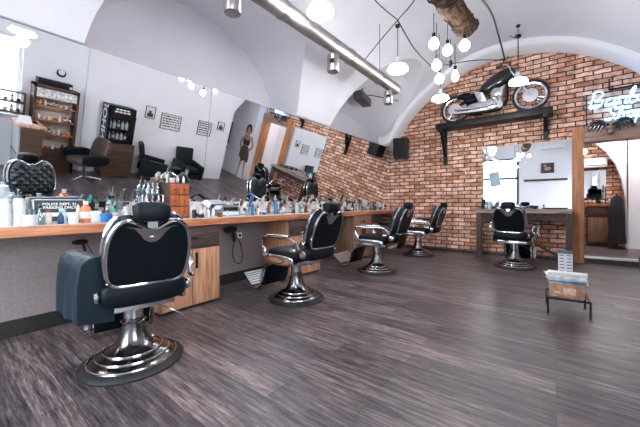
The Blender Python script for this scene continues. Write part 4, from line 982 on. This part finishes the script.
# window display of products
t = empty('display_shelf', (1.0, -1.22, 0), 0, 'dark wooden shelf of products before the bright window, seen in the mirror', 'shelf')
MB().b2((-.3, -.12, 1.02), (.18, .12, 1.05)).build('lower_board', W_BROWN, t, smooth=False)
MB().b2((-.3, -.12, 1.2), (.18, .12, 1.225)).build('upper_board', W_BROWN, t, smooth=False)
MB().b2((-.3, -.12, 1.375), (.18, .12, 1.4)).build('top_board', W_BROWN, t, smooth=False)
b = MB(); b.b2((-.3, -.12, 0), (-.27, .12, 1.4)); b.b2((.15, -.12, 0), (.18, .12, 1.4)); b.build('uprights', W_BROWN, t, smooth=False)
i = 0
for z in (1.051, 1.226):
    for x in (.78, .86, .94, 1.02, 1.10):
        k, c = [('jar', 'brown'), ('bottle', 'black'), ('jar', 'cream'), ('bottle', 'brown'), ('jar', 'black')][i % 5]
        item(k, c, x, -1.2, f'{c} {KN[k]}, {ordn[i % 5]} from the camera on the {"lower" if z < 1.2 else "upper"} window shelf', .75, z=z, group='products on the window shelf'); i += 1
# tall display cabinet with orange pine shelves
t = empty('display_cabinet', (1.60, -1.19, 0), 0, 'tall wooden display cabinet filled with products, seen in the mirror', 'display cabinet')
b = MB(); b.b2((-.33, -.15, .0), (-.29, .12, 1.62)); b.b2((.29, -.15, 0), (.33, .12, 1.62)); b.b2((-.33, -.15, 1.58), (.33, .12, 1.62)); b.b2((-.33, -.15, 0), (.33, .12, .45)); b.build('carcass', W_BROWN, t, smooth=False)
MB().b2((-.3, -.155, .45), (.3, -.14, 1.6)).build('back_panel', pbr('pale_back', (.68, .55, .48), .6), t, smooth=False)
for z in (.72, .98, 1.24): MB().b2((-.29, -.14, z), (.29, .10, z+.02)).build('shelf_board', W_COUNTER, t, smooth=False)
MB().b2((-.29, .1, 1.40), (.29, .115, 1.56)).build('sign_strip', pbr('paper_strip', (.75, .70, .68), .6, noise=.6, nscale=28), t, smooth=False)
i = 0
for z, nm in ((.451, 'bottom'), (.741, 'lower'), (1.001, 'middle'), (1.261, 'upper')):
    for j in range(7):
        x = 1.60-.225+j*.075; k = ['bottle', 'jar', 'bottle', 'can', 'jar', 'bottle', 'box'][(j*2+i) % 7]; c = ['white', 'cream', 'orange', 'white', 'brown', 'black', 'cream'][(j+i*3) % 7]
        item(k, c, x, -1.13, f'{c} {KN[k]}, {ordn[j]} from the camera on the {nm} shelf of the display cabinet', .72 if z < 1.2 else .6, ['black', 'white', 'silver'][j % 3], z=z, group='products in the display cabinet')
    i += 1
t = empty('air_heater', (1.57, -1.22, 1.621), 0, 'long black heater lying on top of the display cabinet', 'heater')
MB().b2((-.25, -.08, 0), (.25, .1, .11), bev=.01).build('housing', BLACKP, t); MB().b2((.2, .1, .02), (.24, .104, .06)).build('button_panel', WHITEP, t, smooth=False)
t = empty('wall_clock', (1.68, YR+.001, 1.88), 0, 'small black and white round clock above the display cabinet', 'clock')
MB().lathe([(0, 0), (.07, 0), (.07, .03), (0, .03)], (0, .0, 0), 24, Matrix.Rotation(-PI/2, 3, 'X')).build('clock_case', BLACKP, t)
MB().lathe([(0, .03), (.05, .03), (.05, .034), (0, .034)], (0, .0, .02), 24, Matrix.Rotation(-PI/2, 3, 'X')).build('clock_face', WHITEP, t)
struct(MB().b2((2.08, YR, 0), (2.34, YR+.05, 2.55)).build('trim_5', PLASTER, smooth=False))
# fridge on cabinet
t = empty('side_cabinet', (2.68, -1.13, 0), 0, 'dark brown wooden cabinet carrying the drinks fridge', 'cabinet')
MB().b2((-.29, -.2, .02), (.29, .2, .76), bev=.005).build('body', W_BROWN, t); MB().b2((-.27, .2, .05), (.27, .212, .73), bev=.004).build('door', W_BROWN, t)
t = empty('drinks_fridge', (2.66, -1.14, .7605), 0, 'black drinks fridge with white John lettering on its side', 'fridge')
b = MB(); b.b2((-.26, -.19, 0), (-.24, .17, .78)); b.b2((.24, -.19, 0), (.26, .17, .78)); b.b2((-.26, -.19, 0), (.26, .17, .06)); b.b2((-.26, -.19, .6), (.26, .17, .78)); b.b2((-.26, -.19, 0), (.26, -.17, .78)); b.build('fridge_body', BLACKP, t, smooth=False)
b = MB(); b.b2((-.26, .172, .04), (-.21, .195, .62)); b.b2((.21, .172, .04), (.26, .195, .62)); b.b2((-.26, .172, .04), (.26, .195, .08)); b.b2((-.26, .172, .58), (.26, .195, .62)); d = b.build('door', BLACKP, t, smooth=False)
MB().b2((-.21, .18, .08), (.21, .184, .58)).build('door_glass', PANE, d, smooth=False)
MB().b2((-.238, -.165, .30), (.238, .15, .31)).build('shelf_board', CHROME, t, smooth=False)
MB().b2((-.235, -.168, .585), (.235, -.1, .598)).build('light_strip', pbr('fridge_light', (1, 1, 1), .3, emit=(.9, .95, 1), estr=4), t, smooth=False)
text_mesh('side_lettering', 'JOHN', .29, PAPER, t, Matrix.Translation((-.2615, -.01, .39)) @ Matrix.Rotation(-PI/2, 4, 'Z') @ Matrix.Rotation(PI/2, 4, 'X') @ Matrix.Rotation(-PI/2, 4, 'Z'), .001)
b = MB()
for zz, l in ((.72, .13), (.67, .15)):
    for k in range(4): b.b2((-l+k*l*.52, .1705, zz-.015), (-l+k*l*.52+l*.4, .173, zz+.015))
b.build('header_lettering', PAPER, t, smooth=False)
for z, nm in ((.8215, 'bottom of the drinks fridge'), (1.0715, 'upper shelf of the drinks fridge')):
    for j in range(5): item('bottle', ['brown', 'pale blue', 'white'][(j+int(z*10)) % 3], 2.50+j*.08, -1.12, f'{ordn[j]} drink bottle from the cabinet side on the {nm}', 1.0, 'silver', z=z, group='drink bottles in the fridge')
# brown lounge chair
t = empty('lounge_chair', (2.02, -.70, 0), R(75), 'brown leather swivel lounge chair beside the reception desk, seen in mirror', 'armchair')
t.scale = (.95,)*3
MB().sup((0, 0, .40), (.56, .55, .14), 4, 22).build('seat', LEATHER_BR, t)
MB().sup((0, -.28, .66), (.52, .12, .52), 3.6, 22, Matrix.Rotation(R(14), 3, 'X')).build('backrest', LEATHER_BR, t)
for s in (-1, 1): MB().sup((s*.32, -.02, .50), (.09, .52, .22), 3.6, 20).build('armrest', LEATHER, t)
MB().tube([(0, 0, .05), (0, 0, .35)], .025).build('column', CHROME, t)
b = MB()
for k in range(5): b.tube([(0, 0, .07), (.32*math.cos(k*2*PI/5), .32*math.sin(k*2*PI/5), .02)], .016)
b.build('star_base', CHROME, t)
# black armchairs
def armchair(x, y, rz, label):
    t = empty('armchair', (x, y, 0), rz, label, 'armchair', 'black leather armchairs opposite the mirror'); t.scale = (.9, .86, 1)
    MB().sup((0, .03, .33), (.48, .52, .16), 5, 24).build('seat', LEATHER_B2, t)
    MB().box((0, -.29, .57), (.50, .12, .56), Matrix.Rotation(R(12), 3, 'X'), .035).build('backrest', LEATHER_B2, t)
    for s in (-1, 1): MB().box((s*.29, 0, .32), (.10, .64, .38), Matrix.Rotation(R(-6), 3, 'X'), .03).build('armrest', LEATHER_B2, t)
    b = MB(); b.b2((-.3, -.28, .12), (.3, .28, .24), bev=.01); b.build('base', LEATHER_B2, t)
    for sx in (-1, 1):
        for sy in (-1, 1): MB().tube([(sx*.26, sy*.24, 0), (sx*.26, sy*.24, .12)], .015).build('leg', CHROME, t)
LEATHER_B2 = pbr('soft_black_leather', (.006, .010, .012), .45, bump=.1, bscale=30, spec=.25)
armchair(3.42, -.945, R(-72), 'black leather armchair nearer the fridge, turned sideways, seen in the mirror')
armchair(4.33, -.97, R(-2), 'black leather armchair below the lettered posters, facing the mirror')
# dark speaker in the recess
t = empty('slatted_panel', (6.28, -2.63, .95), 0, 'black slatted panel on the far side wall of the recess', 'wall panel')
MB().b2((-.12, -.075, 0), (.28, .07, .75), bev=.01).build('panel_body', pbr('slatted_dark', (.045, .04, .035), .6, bump=.5, bscale=60), t)
b = MB()
for i in range(10): b.b2((-.1, .07, .04+i*.068), (.26, .08, .07+i*.068))
b.build('slats', W_DARK, t, smooth=False)
t = empty('wall_lamp', (6.38, -2.6, .72), 0, 'dark round lamp below the slatted panel in the recess', 'lamp')
MB().lathe([(0, 0), (.09, .0), (.14, .08), (.15, .16), (.13, .17), (0, .17)], seg=20).build('shade', pbr('dark_shade', (.08, .07, .065), .6), t); MB().box((0, -.06, .1), (.03, .10, .03)).build('bracket', STEEL_D, t)
# pin-up wall decal (flat in reality)
dc = empty('wall_decal', (6.649, -1.76, .02), 0, 'life-size painted woman in vintage dress on the white recess wall', 'wall decal'); dc.scale = (1, 1.1, 1.08)
SK = pbr('decal_skin', (.52, .30, .20), .6, noise=.15, nscale=20); DR = pbr('decal_dress', (.10, .07, .055), .6, noise=.5, nscale=25); HR = pbr('decal_hair', (.03, .02, .018), .6)
def decal(name, outl, m, k): # outline (u to the viewer's right facing the wall, v up)
    b = MB(); o_ = smooth_loop(outl, 4); n = len(o_); vs = [(-.001*k, -u, v) for u, v in o_]+[(0, -u, v) for u, v in o_]
    b.quads(vs, [list(range(n)), list(range(n, 2*n))[::-1]]+[(i, (i+1) % n, (i+1) % n+n, i+n) for i in range(n)]); b.build(name, m, dc, smooth=False)
decal('legs', [(-.10, .78), (-.17, .40), (-.20, .05), (-.27, .0), (-.15, .0), (-.10, .35), (-.02, .62), (.05, .35), (.10, .0), (.2, .0), (.13, .08), (.12, .42), (.12, .78)], SK, 2)
decal('torso', [(-.13, .78), (-.12, 1.0), (-.18, 1.22), (-.10, 1.32), (-.03, 1.36), (.04, 1.36), (.12, 1.32), (.19, 1.2), (.12, 1.0), (.14, .78)], SK, 3)
decal('arms', [(-.17, 1.28), (-.27, 1.08), (-.18, .95), (-.05, .98), (-.05, .93), (-.2, .88), (-.34, 1.05), (-.22, 1.32)], SK, 4)
decal('arms', [(.17, 1.28), (.29, 1.10), (.24, .88), (.10, .80), (.09, .86), (.18, .94), (.21, 1.08), (.12, 1.26)], SK, 4)
decal('dress', [(-.14, .98), (-.24, .72), (-.22, .52), (-.08, .56), (.04, .50), (.14, .58), (.22, .70), (.13, .98), (.0, 1.0)], DR, 5)
decal('bodice', [(-.13, 1.04), (-.14, 1.18), (-.06, 1.2), (0, 1.16), (.06, 1.2), (.14, 1.18), (.13, 1.04)], HR, 5)
decal('head', [(-.075, 1.40), (-.085, 1.48), (-.07, 1.57), (0, 1.6), (.07, 1.57), (.085, 1.48), (.05, 1.38), (0, 1.34), (-.05, 1.37)], SK, 5)
decal('hair', [(-.11, 1.38), (-.13, 1.52), (-.09, 1.63), (0, 1.67), (.09, 1.63), (.13, 1.52), (.12, 1.36), (.08, 1.40), (.075, 1.53), (.03, 1.58), (-.05, 1.56), (-.075, 1.48)], HR, 6)
# things on the rear wall (seen in the far mirror)
t = empty('air_conditioner', (XR+.001, .12, 3.1), 0, 'long white air conditioner on the rear wall, seen in the far mirror', 'air conditioner')
MB().b2((0, -.40, 0), (.2, .40, .27), bev=.03).build('housing', WHITEP, t); MB().b2((.2, -.36, .03), (.203, .36, .045)).build('vent_slot', BLACKP, t, smooth=False)
t = empty('picture_frame', (XR+.001, .27, 2.42), 0, 'dark brown picture on the rear wall, seen in the far mirror', 'picture')
MB().b2((0, -.21, -.2), (.03, .21, .2), bev=.004).build('frame', W_DARK, t); b = MB(); b.sup((.031, 0, -.03), (.006, .22, .14), 2.5, 14); b.sup((.031, .08, .09), (.006, .1, .08), 2.5, 12); b.build('print', pbr('ochre_print', (.42, .33, .27), .6, noise=.4, nscale=20), t)
t = empty('coat_rail', (XR+.001, .35, 1.95), 0, 'dark wooden rail on the rear wall, seen in the far mirror', 'rail')
MB().b2((0, -.70, -.04), (.05, .70, .04), bev=.004).build('rail_board', W_DARK, t)
for k in range(5): MB().tube([(.05, -.56+k*.28, 0), (.1, -.56+k*.28, .02)], .01).build('peg', STEEL_D, t)
t = empty('hanging_sign', (XR+.12, 2.05, 1.75), 0, 'pale blue open sign hanging before the shop window', 'sign')
b = MB(Matrix.Rotation(R(-8), 4, 'X')); b.b2((0, -.2, 0), (.015, .2, .62), bev=.003); b.build('sign_board', pbr('pale_blue_board', (.45, .65, .72), .5), t)
b = MB(); b.tube([(.007, .1, .6), (.007, .06, 1.15)], .004); b.build('cord', STEEL_D, t)

# ------------------------------------------------------------------ camera, sky, exposure
F_, YAW, PIT, ROL = 305.37, .6574, -.00546, -.0051
Fv = Vector((math.cos(YAW)*math.cos(PIT), math.sin(YAW)*math.cos(PIT), math.sin(PIT)))
R0 = Vector((math.sin(YAW), -math.cos(YAW), 0)); U0 = R0.cross(Fv)
Rv = R0*math.cos(ROL)+U0*math.sin(ROL); Uv = -R0*math.sin(ROL)+U0*math.cos(ROL)
cam = bpy.data.cameras.new('camera'); co = bpy.data.objects.new('camera', cam); C.objects.link(co)
M = Matrix((Rv, Uv, -Fv)).transposed().to_4x4(); M.translation = Vector((0, 0, 1.05)); co.matrix_world = M
cam.sensor_fit = 'HORIZONTAL'; cam.sensor_width = 36; cam.lens = F_/640*36
cam.shift_x = -(320.39-320)/640; cam.shift_y = -(213.5-205.29)/640; cam.clip_start = .02
bpy.context.scene.camera = co
W = bpy.data.worlds.new('World'); bpy.context.scene.world = W; W.use_nodes = True
wn = W.node_tree; bg = wn.nodes['Background']; bg.inputs[1].default_value = 8.8
wtc = wn.nodes.new('ShaderNodeTexCoord'); wsp = wn.nodes.new('ShaderNodeSeparateXYZ'); wr = wn.nodes.new('ShaderNodeValToRGB')
wn.links.new(wtc.outputs['Generated'], wsp.inputs['Vector']); wn.links.new(wsp.outputs['Z'], wr.inputs['Fac']); wn.links.new(wr.outputs['Color'], bg.inputs[0])
wr.color_ramp.elements[0].position = 0; wr.color_ramp.elements[0].color = (.24, .25, .27, 1)
wr.color_ramp.elements[1].position = .04; wr.color_ramp.elements[1].color = (.86, .93, 1, 1)
sc = bpy.context.scene
sc.view_settings.view_transform = 'Standard'; sc.view_settings.look = 'None'; sc.view_settings.gamma = 1; sc.view_settings.exposure = 0.9
sc.cycles.use_denoising = True; sc.cycles.max_bounces = 8; sc.cycles.sample_clamp_indirect = 8
sc.cycles.caustics_reflective = True; sc.cycles.caustics_refractive = False
for o in sc.objects:
    if o.name.startswith('trim_') and o.parent is None: o['kind'] = 'structure'
